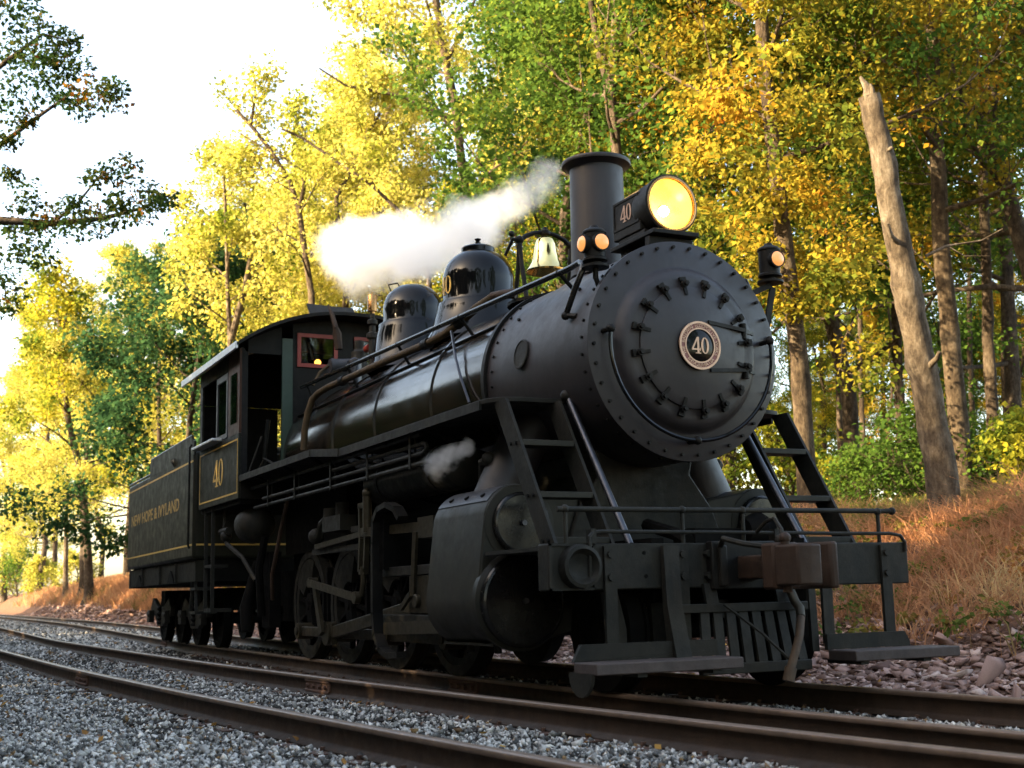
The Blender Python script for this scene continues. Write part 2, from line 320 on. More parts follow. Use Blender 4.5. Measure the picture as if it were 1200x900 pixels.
RAILP = [(-.07,-.170),(.07,-.170),(.07,-.160),(.016,-.138),(.010,-.125),(.010,-.045),(.034,-.032),(.036,-.008),(.028,0),(-.028,0),(-.036,-.008),(-.034,-.032),(-.010,-.045),(-.010,-.125),(-.016,-.138),(-.07,-.160)]
def sweep_rail(name, cfun, off, x0, x1, parent):
    X = np.concatenate([np.arange(x0, -30, 4), np.arange(-30, x1, .5)]); Y = cfun(X); dY = np.gradient(Y, X); L = np.sqrt(1+dY**2)
    nx, nyv = -dY/L, 1/L; P = np.array(RAILP); n = len(P); vs = []
    for i in range(len(X)):
        o = off+P[:,0]; vs.append(np.stack([X[i]+nx[i]*o, Y[i]+nyv[i]*o, P[:,1]], 1))
    V = np.concatenate(vs); m = len(X)
    F = np.array([(i*n+k, (i+1)*n+k, (i+1)*n+(k+1) % n, i*n+(k+1) % n) for i in range(m-1) for k in range(n)])
    o = np_obj(name, V, F, M['rail'], parent); o.data.materials.append(M['railtop'])
    mi = np.zeros(len(F), np.int32); kk = np.arange(len(F)) % n; mi[(kk >= 6) & (kk <= 10)] = 1
    o.data.polygons.foreach_set('material_index', mi)
    return o
def frame_at(cfun, x): 
    s = float((cfun(x+.1)-cfun(x-.1))/.2); return Vector((x, float(cfun(x)), 0)), math.atan(s)
tie_mb = MB().box(-.115,.115,-1.28,1.28,-.34,-.178).mesh('tie'); tie_mb.materials.append(M['tie'])
plate_me = MB().box(-.09,.09,-.17,.17,-.1765,-.168).mesh('tie_plate'); plate_me.materials.append(M['rustred'])
spike_me = MB().box(-.009,.009,-.009,.009,-.175,-.150).box(-.014,.014,-.016,.006,-.152,-.143).mesh('spike'); spike_me.materials.append(M['rustred'])
def mk(name, me, parent, loc, rz=0):
    o = bpy.data.objects.new(name, me); COL.objects.link(o); o.parent = parent; o.location = loc; o.rotation_euler = (0, 0, rz); return o
def joint(cfun, off, x, side):                                 # bolted joint bar on one side of a rail
    mb = MB(); mb.prism([(.011,-.128),(.040,-.140),(.040,-.128),(.026,-.118),(.024,-.060),(.034,-.048),(.034,-.036),(.011,-.046)], lambda p, q, t: (t, p*side, q), -.30, .30)
    me = mb.mesh('joint_bar'); me.materials.append(M['rustred']); bo = MB()
    for k in (-.22,-.075,.075,.22): bo.cyl((k, side*.02, -.088), (k, side*.052, -.088), .021, 6)
    mb2 = bo.mesh('bolt'); mb2.materials.append(M['rustred']); return me, mb2
TIES = []
def track(label, cfun, x0, x1, tx0, tx1, joints, tieoff=0):
    t = thing('railway_track', label, 'railway track')
    rails = [sweep_rail('rail', cfun, s*.7535, x0, x1, t) for s in (-1, 1)]
    x = tx0
    while x < tx1:
        p, a = frame_at(cfun, x); ti = mk('tie', tie_mb, t, p, a+rng.normal(0, .01)); TIES.append((cfun, x))
        if x > -14:
            for s in (-1, 1):
                pl = mk('tie_plate', plate_me, ti, (0, s*.7535, 0)); mk('spike', spike_me, ti, (.05, s*.7535+.085, 0)); mk('spike', spike_me, ti, (-.05, s*.7535-.085, 0), PI)
        x += .54+rng.normal(0, .012)
    for (jx, s, side) in joints:
        p, a = frame_at(cfun, jx); me, bo = joint(cfun, s, jx, side)
        q = p+Vector((-math.sin(a), math.cos(a), 0))*s*.7535
        j = mk('joint_bar', me, t, q, a); mk('bolts', bo, j, (0,0,0))['kind'] = 'stuff'
    return t
jx1 = px_z(97, 795, -.08)[0]; jx2 = px_z(345, 805, -.08)[0]; jx3 = px_z(545, 803, -.08)[0]
track('rusty railway track carrying the locomotive and its tender', c1, -230, 38, -60, 9, [(jx3, -1, -1), (-17.5, -1, -1)])
track('rusty empty railway track between the grey gravel and the locomotive', c2, -230, 38, -60, 9, [(jx1, -1, -1), (jx2, 1, -1)])

# gravel ballast: crushed stone, nobody could count it
def rocks_mesh(P, S, seed, flat=.75, jit=.34):
    g = np.random.default_rng(seed); n = len(P)
    base = np.array([(-1,-1,-1),(1,-1,-1),(1,1,-1),(-1,1,-1),(-1,-1,1),(1,-1,1),(1,1,1),(-1,1,1)], float)*.62
    v = base[None]+g.normal(0, jit, (n, 8, 3)); v[:,:,0] *= g.uniform(.8,1.5,(n,1)); v[:,:,2] *= flat
    q = g.normal(0, 1, (n, 4)); q /= np.linalg.norm(q, axis=1, keepdims=True); w_, x_, y_, z_ = q.T
    if flat < .6: 
        ang = g.uniform(0, 2*PI, n); tx, ty = g.normal(0,.3,n), g.normal(0,.3,n)
        w_, x_, y_, z_ = np.cos(ang/2), tx*.5, ty*.5, np.sin(ang/2); l = np.sqrt(w_*w_+x_*x_+y_*y_+z_*z_); w_, x_, y_, z_ = w_/l, x_/l, y_/l, z_/l
    Rm = np.stack([1-2*(y_*y_+z_*z_), 2*(x_*y_-z_*w_), 2*(x_*z_+y_*w_), 2*(x_*y_+z_*w_), 1-2*(x_*x_+z_*z_), 2*(y_*z_-x_*w_), 2*(x_*z_-y_*w_), 2*(y_*z_+x_*w_), 1-2*(x_*x_+y_*y_)], 1).reshape(n,3,3)
    v = np.einsum('nij,nkj->nki', Rm, v)*S[:,None,None]*.5+P[:,None,:]
    f = np.array([(0,3,2),(0,2,1),(4,5,6),(4,6,7),(0,1,5),(0,5,4),(1,2,6),(1,6,5),(2,3,7),(2,7,6),(3,0,4),(3,4,7)])
    return v.reshape(-1, 3), (f[None]+np.arange(n)[:,None,None]*8).reshape(-1, 3)
def stone_mat(name, stops, rough=.8):
    m, t, out = newmat(name); p = t.nodes.new('ShaderNodeBsdfPrincipled'); t.links.new(p.outputs[0], out.inputs[0])
    c = ramp(t, stops, island(t)); n = noise(t, 60, 4, .7)
    mx = t.nodes.new('ShaderNodeMix'); mx.data_type = 'RGBA'; mx.blend_type = 'MULTIPLY'; mx.inputs['Factor'].default_value = .55
    t.links.new(c, mx.inputs['A']); t.links.new(ramp(t, [(.3,(.45,.45,.45)),(.65,(1,1,1))], n), mx.inputs['B'])
    t.links.new(mx.outputs['Result'], p.inputs['Base Color']); p.inputs['Roughness'].default_value = rough; p.inputs['Specular IOR Level'].default_value = .3; return m
def in_view(x, y, mar=.12):
    d = np.stack([x-CAM[0], y-CAM[1], -.15-CAM[2]+0*x], 1); z = d@cf; u = (d@cr)/np.maximum(z, .01)*FPX/600; v = (d@cu)/np.maximum(z,.01)*FPX/450
    return (z > .8) & (np.abs(u) < 1+mar*3) & (v > -1.35) & (v < 1)
N = 520000
gx = 7-rng.exponential(9, N); gy = rng.uniform(-7, 1.6, N)
dd = np.hypot(gx-CAM[0], gy-CAM[1]); keep = in_view(gx, gy) & (gx > -24) & (dd > 2.2) & (gy-c1(gx) < 1.55) & (gy-c1(gx) > -7)
gx, gy, dd = gx[keep], gy[keep], dd[keep]
under = (np.abs(gy-c1(gx)) < 1.2) & (gx < 0) & (rng.random(len(gx)) < .8); gx, gy, dd = gx[~under], gy[~under], dd[~under]
ok = np.ones(len(gx), bool)
for cfun in (c1, c2):
    for s in (-1, 1): ok &= np.abs(gy-cfun(gx)-s*.7535) > .05
gx, gy, dd = gx[ok][:105000], gy[ok][:105000], dd[ok][:105000]
S = np.clip(rng.lognormal(-3.80,.31,len(gx)), .010, .048)*(1+.02*np.maximum(dd-8, 0))
pile = bumps(gx*1.0, gy*2, .35)*.012+rng.uniform(0,.018,len(gx))
gzv = hgt(gx, gy)+S*.22+pile-.004; kp = np.ones(len(gx), bool)
for cfun in (c1, c2):                                          # stones lying on the sleepers: fewer, and resting on the wood
    tx = np.sort(np.array([q for f_, q in TIES if f_ is cfun])); k = np.clip(np.searchsorted(tx, gx), 1, len(tx)-1); dxt = np.minimum(np.abs(gx-tx[k]), np.abs(gx-tx[k-1]))
    on = (dxt < .12) & (np.abs(gy-cfun(gx)) < 1.28); gzv = np.where(on, -.178+S*.26, gzv); kp &= ~on | (rng.random(len(gx)) < .45)
gx, gy, S, gzv = gx[kp], gy[kp], S[kp], gzv[kp]
P = np.stack([gx, gy, gzv], 1)
V, F = rocks_mesh(P, S, 3)
M['gravel'] = stone_mat('crushed_stone', [(0,(.04,.038,.034)),(.22,(.13,.125,.115)),(.48,(.31,.295,.27)),(.70,(.52,.495,.455)),(.86,(.72,.68,.62)),(.95,(.80,.75,.67)),(.965,(.20,.115,.07)),(1,(.26,.15,.055))])
tag(np_obj('gravel', V, F, M['gravel']), 'grey crushed stone ballast around the railway tracks', 'gravel', kind='stuff')

n = 16000; gx = -16-rng.exponential(30, n); gx = gx[gx > -140]; gy = c1(gx)+rng.uniform(-7.5, 1.6, len(gx)); ok = np.ones(len(gx), bool)
for cfun in (c1, c2):
    for s in (-1, 1): ok &= np.abs(gy-cfun(gx)-s*.7535) > .09
gx, gy = gx[ok], gy[ok]; S = rng.uniform(.05,.10,len(gx)); V, F = rocks_mesh(np.stack([gx, gy, hgt(gx, gy)+S*.1], 1), S, 4)
tag(np_obj('far_gravel', V, F, M['gravel']), 'grey crushed stone ballast far down the line behind the tender', 'gravel', kind='stuff')
# red shale on the far side: slabs one can pick out, and rubble between them
M['shale'] = stone_mat('red_shale', [(0,(.09,.046,.036)),(.3,(.19,.105,.08)),(.6,(.30,.18,.145)),(.85,(.42,.275,.23)),(1,(.55,.41,.35))], .75)
n = 15000
rx = rng.uniform(-14, 3.5, n); ry = 1.75+rng.beta(1.3, 2.2, n)*4.2; ry = ry+c1(rx)
S = rng.uniform(.03,.13, n)*(.7+.6*rng.random(n)); P = np.stack([rx, ry, hgt(rx, ry)+S*.12], 1)
V, F = rocks_mesh(P, S, 5, .42); tag(np_obj('shale_rubble', V, F, M['shale']), 'loose reddish shale rubble along the foot of the bank', 'rubble', kind='stuff')
n = 2500; rx = rng.uniform(-110, -14, n); ry = c1(rx)+rng.uniform(1.8, 4.5, n); S = rng.uniform(.12,.3,n); P = np.stack([rx, ry, hgt(rx, ry)+S*.1], 1)
V, F = rocks_mesh(P, S, 6, .42); tag(np_obj('far_shale_rubble', V, F, M['shale']), 'reddish shale rubble along the distant bank behind the tender', 'rubble', kind='stuff')
slabs = []
for k in range(7):
    V, F = rocks_mesh(np.zeros((1,3)), np.array([1.0]), 60+k, .30, .26); slabs.append(np_mesh('shale_rock', V, F, M['shale']))
for k in range(150):
    x = rng.uniform(-7.5, 2.9); y = c1(x)+2.2+rng.beta(1.4,1.8)*3.2
    s = rng.uniform(.12,.24) if rng.random() < .9 else rng.uniform(.24,.40)
    o = bpy.data.objects.new('shale_rock', slabs[k % 7]); COL.objects.link(o); o.location = (x, y, float(hgt(x, y))+s*.10)
    o.scale = (s, s*rng.uniform(.6,1), s); o.rotation_euler = (rng.normal(0,.25)+.2, rng.normal(0,.25), rng.uniform(0, 6.28))
    tag(o, 'flat reddish shale rock lying on the rubble beside the track', 'rock', 'shale rocks at the foot of the bank')
# dry weeds on the bank and grass at the wood's edge
def blades(x, y, h, wd, seed, lean=.35):
    g = np.random.default_rng(seed); n = len(x); z = hgt(x, y); a = g.uniform(0, 2*PI, n); b = g.uniform(0, 2*PI, n)
    l = h*g.uniform(.1, lean*2, n); dx, dy = np.cos(a)*wd/2, np.sin(a)*wd/2
    p = np.stack([x, y, z-.02], 1); side = np.stack([dx, dy, 0*dx], 1); bend = np.stack([np.cos(b)*l, np.sin(b)*l, 0*l], 1); up = np.stack([0*h, 0*h, h], 1)
    V = np.stack([p-side, p+side, p+bend*.35+up*.6+side*.9, p+bend*.35+up*.6-side*.9, p+bend+up*(1-.1*l/h)[:,None]+side*.5, p+bend+up*(1-.1*l/h)[:,None]-side*.5], 1)
    F = np.array([(0,1,2,3),(3,2,4,5)])[None]+np.arange(n)[:,None,None]*6
    return V.reshape(-1,3), F.reshape(-1,4)
M['weed'] = leafmat('dry_weeds', [(0,(.11,.115,.04)),(.18,(.19,.135,.06)),(.42,(.33,.16,.085)),(.68,(.43,.215,.115)),(.88,(.48,.30,.15)),(1,(.54,.42,.21))], .45)
M['grass'] = leafmat('bank_grass', [(0,(.05,.08,.02)),(.4,(.12,.14,.03)),(.7,(.26,.20,.06)),(1,(.40,.22,.07))], .4)
n = 120000; x = rng.uniform(-16, 4.5, n); yy = rng.triangular(3.6, 8.2, 10.5, n)
cl = bumps(x*1.0, yy*1.0, .45)+bumps(x, yy, .18)*.6; kp = rng.random(n) < np.clip(.5+1.6*cl, .06, 1); kp &= rng.random(n) < np.clip((yy-3.9)/1.3, .05, 1)
x, yy = x[kp], yy[kp]; h = rng.uniform(.12,.46,len(x))*(.75+1.3*(bumps(x, yy, .6)+.25))
V, F = blades(x, yy+c1(x), h, rng.uniform(.007,.018,len(x)), 8, 1.25); tag(np_obj('dry_weeds', V, F, M['weed']), 'dry russet weeds covering the bank beside the rubble', 'weeds', kind='stuff')
n = 60000; x = -16-rng.exponential(40, n); x = x[x > -150]; yy = rng.uniform(4.2, 11, len(x)); h = rng.uniform(.25,.7,len(x))
V, F = blades(x, yy+c1(x), h, rng.uniform(.02,.05,len(x)), 9, .45); tag(np_obj('far_dry_weeds', V, F, M['weed']), 'dry orange weeds on the distant bank behind the tender', 'weeds', kind='stuff')
n = 30000; x = rng.uniform(-26, 2, n); yy = rng.uniform(8.5, 15, n); h = rng.uniform(.12,.45,n)
V, F = blades(x, yy+c1(x), h, rng.uniform(.01,.02,n), 10, .4); tag(np_obj('woodland_grass', V, F, M['grass']), 'yellow green grass along the edge of the wood', 'grass', kind='stuff')
# low leafy plants among the dry weeds
n = 420; x = rng.uniform(-13, 3.5, n); yy = c1(x)+rng.uniform(4.2, 10, n)
M['plant'] = leafmat('bank_plants', [(0,(.04,.075,.02)),(.4,(.09,.13,.03)),(.7,(.22,.15,.04)),(1,(.34,.14,.05))], .4)
o = bpy.data.objects.new('bank_plants', leaves_mesh('bank_plants', np.stack([x, yy, hgt(x, yy)+rng.uniform(.08,.28,n)], 1), rng.uniform(.10,.26,n), rng.integers(12, 44, n), .075, 91, M['plant'])); COL.objects.link(o)
tag(o, 'low green and rusty leafy plants growing among the dry weeds', 'plants', kind='stuff')
# fallen leaves
n = 900; x = rng.uniform(-12, 4.5, n); y = np.where(rng.random(n) < .2, rng.uniform(-4.8, -.8, n), c1(x)+rng.uniform(1.6, 6.5, n)); a = rng.uniform(0, 6.28, n); s = rng.uniform(.015,.035,n)
e1 = np.stack([np.cos(a), np.sin(a), rng.normal(0,.4,n)], 1)*s[:,None]; e2 = np.stack([-np.sin(a), np.cos(a), rng.normal(0,.4,n)], 1)*s[:,None]*.6
P = np.stack([x, y, hgt(x, y)+.045], 1); V = np.stack([P-e1, P-e2, P+e1, P+e2], 1).reshape(-1,3); F = np.arange(4*n).reshape(-1,4)
M['litter'] = leafmat('fallen_leaf', [(0,(.16,.07,.03)),(.5,(.32,.16,.05)),(1,(.5,.32,.08))], .2)
tag(np_obj('fallen_leaves', V, F, M['litter']), 'scattered fallen autumn leaves on the gravel and rubble', 'leaves', kind='stuff')

# ------------------------------------------------------------------ lettering
def text_mesh(s, size, ext=.003, off=0.0):
    cu_ = bpy.data.curves.new('lettering', 'FONT'); cu_.body = s; cu_.size = size; cu_.extrude = ext; cu_.offset = off; cu_.resolution_u = 3
    cu_.align_x = 'CENTER'; cu_.align_y = 'CENTER'
    o = bpy.data.objects.new('lettering', cu_); COL.objects.link(o); bpy.context.view_layer.update()
    me = bpy.data.meshes.new_from_object(o.evaluated_get(bpy.context.evaluated_depsgraph_get())); bpy.data.objects.remove(o); return me
def forty(mb, fn, h, depth=.004, gap=.06):                     # serif "40"; fn(x, y, t) places it, height h
    w4 = .62*h
    x0 = -(w4+gap*h+.56*h)/2
    def P(poly, d): mb.prism([(x0+a*h, (b-.5)*h) for a, b in poly], fn, 0, d)
    P([(.40,0),(.54,0),(.54,1),(.40,1)], depth); P([(.0,.27),(.09,.22),(.43,.86),(.43,1.0),(.40,1.0)], depth*.92)
    P([(.0,.21),(.66,.21),(.66,.30),(.02,.30)], depth*.85); P([(.28,0),(.66,0),(.66,.055),(.28,.055)], depth*.78); P([(.60,.17),(.66,.17),(.66,.36),(.60,.36)], depth*.7)
    cx = x0+w4+gap*h+.28*h; n = 28; vs = []; fs = []
    for t in (0, depth):
        for (rx_, ry_) in ((.28,.5),(.135,.44)):
            for k in range(n): a = 2*PI*k/n; vs.append(fn(cx+rx_*h*math.sin(a), ry_*h*math.cos(a), t))
    for k in range(n):
        k2 = (k+1) % n; fs += [(2*n+k,2*n+k2,3*n+k2,3*n+k),(k,k2,2*n+k2,2*n+k),(n+k,n+k2,3*n+k2,3*n+k)]
    mb.add(vs, fs); return mb

# ------------------------------------------------------------------ locomotive
ZC, RB = 2.504, .852
L = thing('steam_locomotive', 'black steam locomotive number 40 with a lit headlight, heading the tender', 'locomotive')
def part(mb, name, mat, parent=None, **k): return mb.build(name, M[mat] if isinstance(mat, str) else mat, L if parent is None else parent, **k)
AX = (0, 0, ZC)
# smokebox and boiler
smk = part(MB().lathe([(.02,-1.80),(.835,-1.80),(.835,-.05),(.02,-.05)], 'x', AX, 72), 'smokebox', 'smoke')
front = part(MB().lathe([(.80,-.055),(RB,-.055),(RB,-.004),(RB-.006,0),(.655,.004),(.642,.010),(.625,.030),(.602,.058),(.57,.080),(.53,.090),(.475,.092),(.468,.096),(.468,.116),(.455,.122),(.40,.134),(.31,.156),(.21,.174),(.10,.184),(.0,.186)], 'x', AX, 96), 'smokebox_front', 'smoke', angle=50)
bo = MB()
for k in range(34):
    a = 2*PI*k/34; y, z = .805*math.cos(a), ZC+.805*math.sin(a); bo.cyl((-.005,y,z),(.026,y,z),.013,6)
for k in range(5): a = R(95+k*0); 
part(bo, 'bolts', 'black', front, kind='stuff')
bo = MB()
for xx in (-.11,-1.68):
    for k in range(40):
        a = 2*PI*(k+.5)/40; p = np.array((0, math.cos(a), math.sin(a))); q = np.array((xx,0,ZC)); bo.cyl(q+p*.825, q+p*.852, .012, 6)
for xx, zz in ((-1.42,2.98),(-.42,3.02),(-.9,2.15)): 
    y = -math.sqrt(.835**2-(zz-ZC)**2); bo.cyl((xx,y,zz),(xx,y-.02,zz),.014,6)
part(bo, 'rivets', 'black', smk, kind='stuff')
for k in range(16):                                            # door clamps round the smokebox door
    a = 2*PI*(k+.35)/16; d = np.array((0, math.cos(a), math.sin(a))); t = np.array((0,-d[2],d[1])); c = np.array((.09,0,ZC))
    if 1.9 < 0: pass
    c = c+(.02,0,0)
    mb = MB().bar(c+d*.40+(.02,0,0), c+d*.535+(0,0,0), .026, .030, up=(1,0,0)).cyl(c+d*.49+(-.01,0,0), c+d*.49+(.065,0,0), .019, 6).cyl(c+d*.49+(.022,0,0), c+d*.49+(.040,0,0), .029, 8).bar(c+d*.53-t*.026, c+d*.53+t*.026, .028, .030, up=(1,0,0))
    part(mb, 'door_clamp', 'black', front)
for zz in (ZC+.16, ZC-.15):                                    # hinge straps
    mb = MB().bar((.165,.10,zz+.03*(1 if zz > ZC else -1)),(.125,.46,zz),.028,.045,up=(1,0,0)).cyl((.10,.48,zz-.06),(.10,.48,zz+.06),.028,10).bar((.10,.48,zz),(.03,.60,zz),.03,.05,up=(1,0,0))
    part(mb, 'door_hinge', 'black', front)
rail = []
for k in range(37): a = R(172+196*k/36); rail.append((.115, .725*math.cos(a), ZC+.705*math.sin(a)))
fh = part(MB().tube(rail, .0155, 8), 'front_handrail', 'gloss')
for k in (0, 18, 36):
    p = rail[k]; part(MB().cyl((.0,p[1],p[2]),(.135,p[1],p[2]),.02,8).sphere((.115,p[1],p[2]),.034,10,6), 'handrail_post', 'black', fh)
# number plate
pl = part(MB().lathe([(0,.170),(.182,.170),(.182,.196),(.176,.200),(0,.200)], 'x', AX, 48), 'number_plate', 'gloss')
part(MB().lathe([(.132,.199),(.132,.203),(.170,.203),(.170,.199)], 'x', AX, 48), 'plate_ring', 'platered', pl)
part(MB().lathe([(.168,.199),(.168,.208),(.184,.208),(.184,.196)], 'x', AX, 48).lathe([(.124,.199),(.124,.207),(.134,.207),(.134,.199)], 'x', AX, 48), 'plate_rim', 'pink', pl)
part(forty(MB(), lambda x, y, t: (.2006+t, x, ZC+y), .125, .006), 'plate_number', 'pink', pl)
letters = MB()
def ring_text(s, r, a0, a1, flip):
    for i, ch in enumerate(s):
        if ch == ' ': continue
        me = text_mesh(ch, .038, .0015); a = a0+(a1-a0)*i/(len(s)-1); vs = []
        for v in me.vertices:
            lx, ly = v.co.x, v.co.y; th = a-PI/2 if not flip else a+PI/2
            px_, py_ = lx*math.cos(th)-ly*math.sin(th), lx*math.sin(th)+ly*math.cos(th)
            vs.append((.2055+v.co.z, r*math.cos(a)+px_, ZC+r*math.sin(a)+py_))
        letters.add(vs, [tuple(p.vertices) for p in me.polygons]); bpy.data.meshes.remove(me)
ring_text('THE BALDWIN LOCOMOTIVE WORKS', .150, R(205), R(-25), False)
ring_text('PHILADELPHIA USA', .150, R(225), R(315), True)
part(letters, 'plate_lettering', 'pink', pl, angle=20, kind='stuff')
# boiler barrel and bands
boi = part(MB().lathe([(.02,-8.02),(.842,-8.02),(.842,-1.84),(.02,-1.84)], 'x', AX, 72), 'boiler', 'jacket')
for xx, wd in ((-1.815,.06),(-3.05,.045),(-4.6,.045),(-6.0,.045),(-7.1,.045)):
    part(MB().lathe([(.84,xx-wd/2),(.856 if wd < .05 else .868,xx-wd/2),(.856 if wd < .05 else .868,xx+wd/2),(.84,xx+wd/2)], 'x', AX, 72), 'boiler_band', 'jacket' if wd < .05 else 'black', boi)
for a in (R(142),R(24)):                                       # seam strip with clips along the jacket
    y, z = .848*math.cos(a)*-1 if False else .848*math.cos(a), ZC+.848*math.sin(a)
    part(MB().bar((-7.9,y,z),(-1.86,y,z),.012,.03,up=(0,math.cos(a),math.sin(a))), 'jacket_seam', 'black', boi)
# builder plate on the smokebox side
a = R(172); c = np.array((-1.12, .838*math.cos(a), ZC+.838*math.sin(a)))
bp = MB().lathe([(0,0),(.125,0),(.125,-.012),(.112,-.016),(.108,-.010),(0,-.010)], 'y', (0,0,0), 28)
o = part(bp, 'builder_plate', 'grime'); o.location = c; o.rotation_euler = (R(-8), 0, 0)
# smokestack
st = part(MB().lathe([(.20,.80),(.250,.86),(.240,.95),(.232,1.815),(.262,1.838),(.298,1.85),(.304,1.868),(.298,1.885),(.23,1.89),(.205,1.88),(.20,.8)], 'z', (-1.24,0,ZC), 48), 'smokestack', 'smoke')
part(MB().lathe([(.250,.84),(.30,.80),(.38,.745),(.42,.70),(.40,.70),(.24,.70)], 'z', (-1.24,0,ZC), 48), 'stack_base', 'smoke', st)
# headlight
HX, HZ = -.10, 3.690
hl = part(MB().lathe([(0,-.36),(.10,-.36),(.19,-.30),(.225,-.20),(.228,-.03),(.238,-.03),(.240,.005),(.228,.012),(.210,.010),(.208,-.02)], 'x', (HX,0,HZ), 48), 'headlight', 'black')
part(MB().lathe([(.210,-.012),(.19,-.05),(.15,-.095),(.09,-.13),(.0,-.145)], 'x', (HX,0,HZ), 40), 'reflector', 'reflector', hl)
part(MB().sphere((HX-.05,-.04,HZ-.05), .042, 12, 8), 'bulb', 'bulb', hl)
part(MB().lathe([(.206,.004),(.206,.016),(.216,.018),(.226,.014)], 'x', (HX,0,HZ), 40), 'lens_ring', 'copper', hl)
part(MB().lathe([(.21,.0),(.15,.012),(0,.02)], 'x', (HX,0,HZ), 40), 'lens_glass', 'glass', hl)
part(MB().box(HX-.56,HX-.14,-.20,.20,3.50,3.815), 'number_box', 'black', hl, bevel=.01)
for s in (-1, 1):
    fr = MB()
    for b in ((-.545,-.16,3.795,3.812),(-.545,-.16,3.575,3.592),(-.545,-.528,3.592,3.795),(-.177,-.16,3.592,3.795)): fr.box(HX+b[0],HX+b[1],s*.1995,s*.207,b[2],b[3])
    part(fr, 'number_box_frame', 'black', hl)

part(forty(MB(), lambda x, y, t: (HX-.352+x, -.2005-t, 3.693+y), .135), 'number_digits', 'pink', hl)
part(forty(MB(), lambda x, y, t: (HX-.352-x, .2005+t, 3.693+y), .135), 'number_digits', 'pink', hl)
part(MB().box(HX-.60,HX+.06,-.21,.21,3.425,3.462).box(HX-.52,HX-.42,-.16,.16,3.30,3.425).box(HX-.09,HX-.02,-.2,.2,3.30,3.425).box(HX-.50,HX-.10,-.19,.19,3.463,3.499), 'headlight_platform', 'black', hl, bevel=.006)
# marker lamps
for (mx_, my_, mz_, s) in ((-.10,-.705,3.285,-1),(-.02,.86,3.285,1)):
    ml = part(MB().lathe([(0,.155),(.03,.15),(.04,.13),(.075,.118),(.092,.10),(.092,.088),(.084,.085),(.084,-.10),(.095,-.11),(.095,-.125),(.05,-.135),(.05,-.155),(.105,-.16),(.105,-.178),(0,-.178)], 'z', (mx_,my_,mz_), 24), 'marker_lamp', 'black')
    for (dx, dy) in ((1,0),(0,s)) if s < 0 else ((1,0),):
        c = np.array((mx_,my_,mz_)); d = np.array((dx,dy,0.)); q = c+d*.07
        part(MB().cyl(q, q+d*.042, .070, 20), 'lens_rim', 'black', ml)
        rr = MB()
        for i in range(4):
            pass
        rr.lathe([(.06,0),(.05,.012),(.03,.020),(0,.023)], 'x', (0,0,0), 20); o = part(rr, 'lens', 'glasslens', ml)
        o.location = q+d*.041; o.rotation_euler = (0,0,math.atan2(dy,dx))
    b = MB().cyl((mx_,my_,mz_-.18),(mx_,my_,mz_-.26),.022,8).tube([(mx_,my_,mz_-.25),(mx_+.0,my_*.97,mz_-.31),(mx_-.01,my_*.85,mz_-.40)],.02,8)
    if s > 0: b = MB().bar((mx_,my_,mz_-.19),(-.02,.66,ZC+.50),.045,.03,up=(1,0,0)).bar((mx_,my_+.02,mz_-.21),(-.02,.80,ZC+.24),.05,.02,up=(1,0,0))
    part(b, 'lamp_bracket', 'black', ml)
# bell
BXc = -2.22
bl = part(MB().lathe([(0,.0),(.05,-.004),(.085,-.03),(.10,-.08),(.112,-.16),(.130,-.24),(.165,-.30),(.188,-.325),(.185,-.34),(.165,-.335),(.11,-.24),(0,-.2)], 'z', (BXc,0,3.985), 40), 'bell', 'brass')
yk = MB().tube([(BXc,-.25,3.93),(BXc,-.21,3.97),(BXc,-.12,4.01),(BXc,0,4.035),(BXc,.12,4.01),(BXc,.21,3.97),(BXc,.25,3.93)], .022, 8).lathe([(0,.075),(.018,.07),(.03,.04),(.05,.03),(.05,.0),(0,0)], 'z', (BXc,0,4.01), 12)
part(yk, 'bell_yoke', 'black', bl)
for s in (-1, 1):
    part(MB().tube([(BXc-.13,s*.27,3.30),(BXc-.03,s*.27,3.72),(BXc,s*.27,3.93)], .022, 8).tube([(BXc+.13,s*.27,3.30),(BXc+.03,s*.27,3.72),(BXc,s*.27,3.93)], .022, 8).sphere((BXc,s*.27,3.93),.042,10,6).cyl((BXc,s*.24,3.93),(BXc,s*.36,3.93),.018,8), 'bell_stand', 'black', bl)
part(MB().tube([(BXc,-.34,3.93),(BXc-.04,-.36,3.86),(BXc-.10,-.37,3.80)], .016, 6).sphere((BXc,-.35,3.98),.03,8,6), 'bell_crank', 'black', bl)
part(MB().lathe([(.37,0),(.37,.03),(0,.03)], 'z', (BXc,0,3.32), 24), 'bell_base', 'black', bl)
# domes
def dome(X, r, zr, zs, top, name, cap):
    h = top-zs; prof = [(r+.20,3.26),(r+.13,3.36),(r+.085,zr-.16),(r+.062,zr-.08),(r+.055,zr-.03),(r+.045,zr-.012),(r+.010,zr),(r,zr+.03),(r,zs)]
    for k in range(1, 11): a = PI/2*k/10; prof.append((r*math.cos(a)**.82 if k < 10 else 0, zs+h*math.sin(a)))
    d = part(MB().lathe(prof, 'z', (X,0,0), 56), name, 'gloss', angle=30)
    if cap: 
        part(MB().lathe([(.175,top-.04),(.175,top+.02),(.16,top+.035),(.10,top+.055),(.03,top+.06),(.03,top+.09),(.018,top+.10),(.035,top+.125),(.0,top+.14)], 'z', (X,0,0), 32), 'dome_cap', 'gloss', d)
    return d
sdm = dome(-3.72, .375, 3.67, 3.90, 4.235, 'sand_dome', True)
def on_dome(X, r, z0): return lambda x, y, t: (X+(r+t)*math.sin(x/r), -(r+t)*math.cos(x/r), z0+y)
part(forty(MB(), on_dome(-3.72,.377,3.83), .19, .004), 'dome_number', 'gold', sdm)
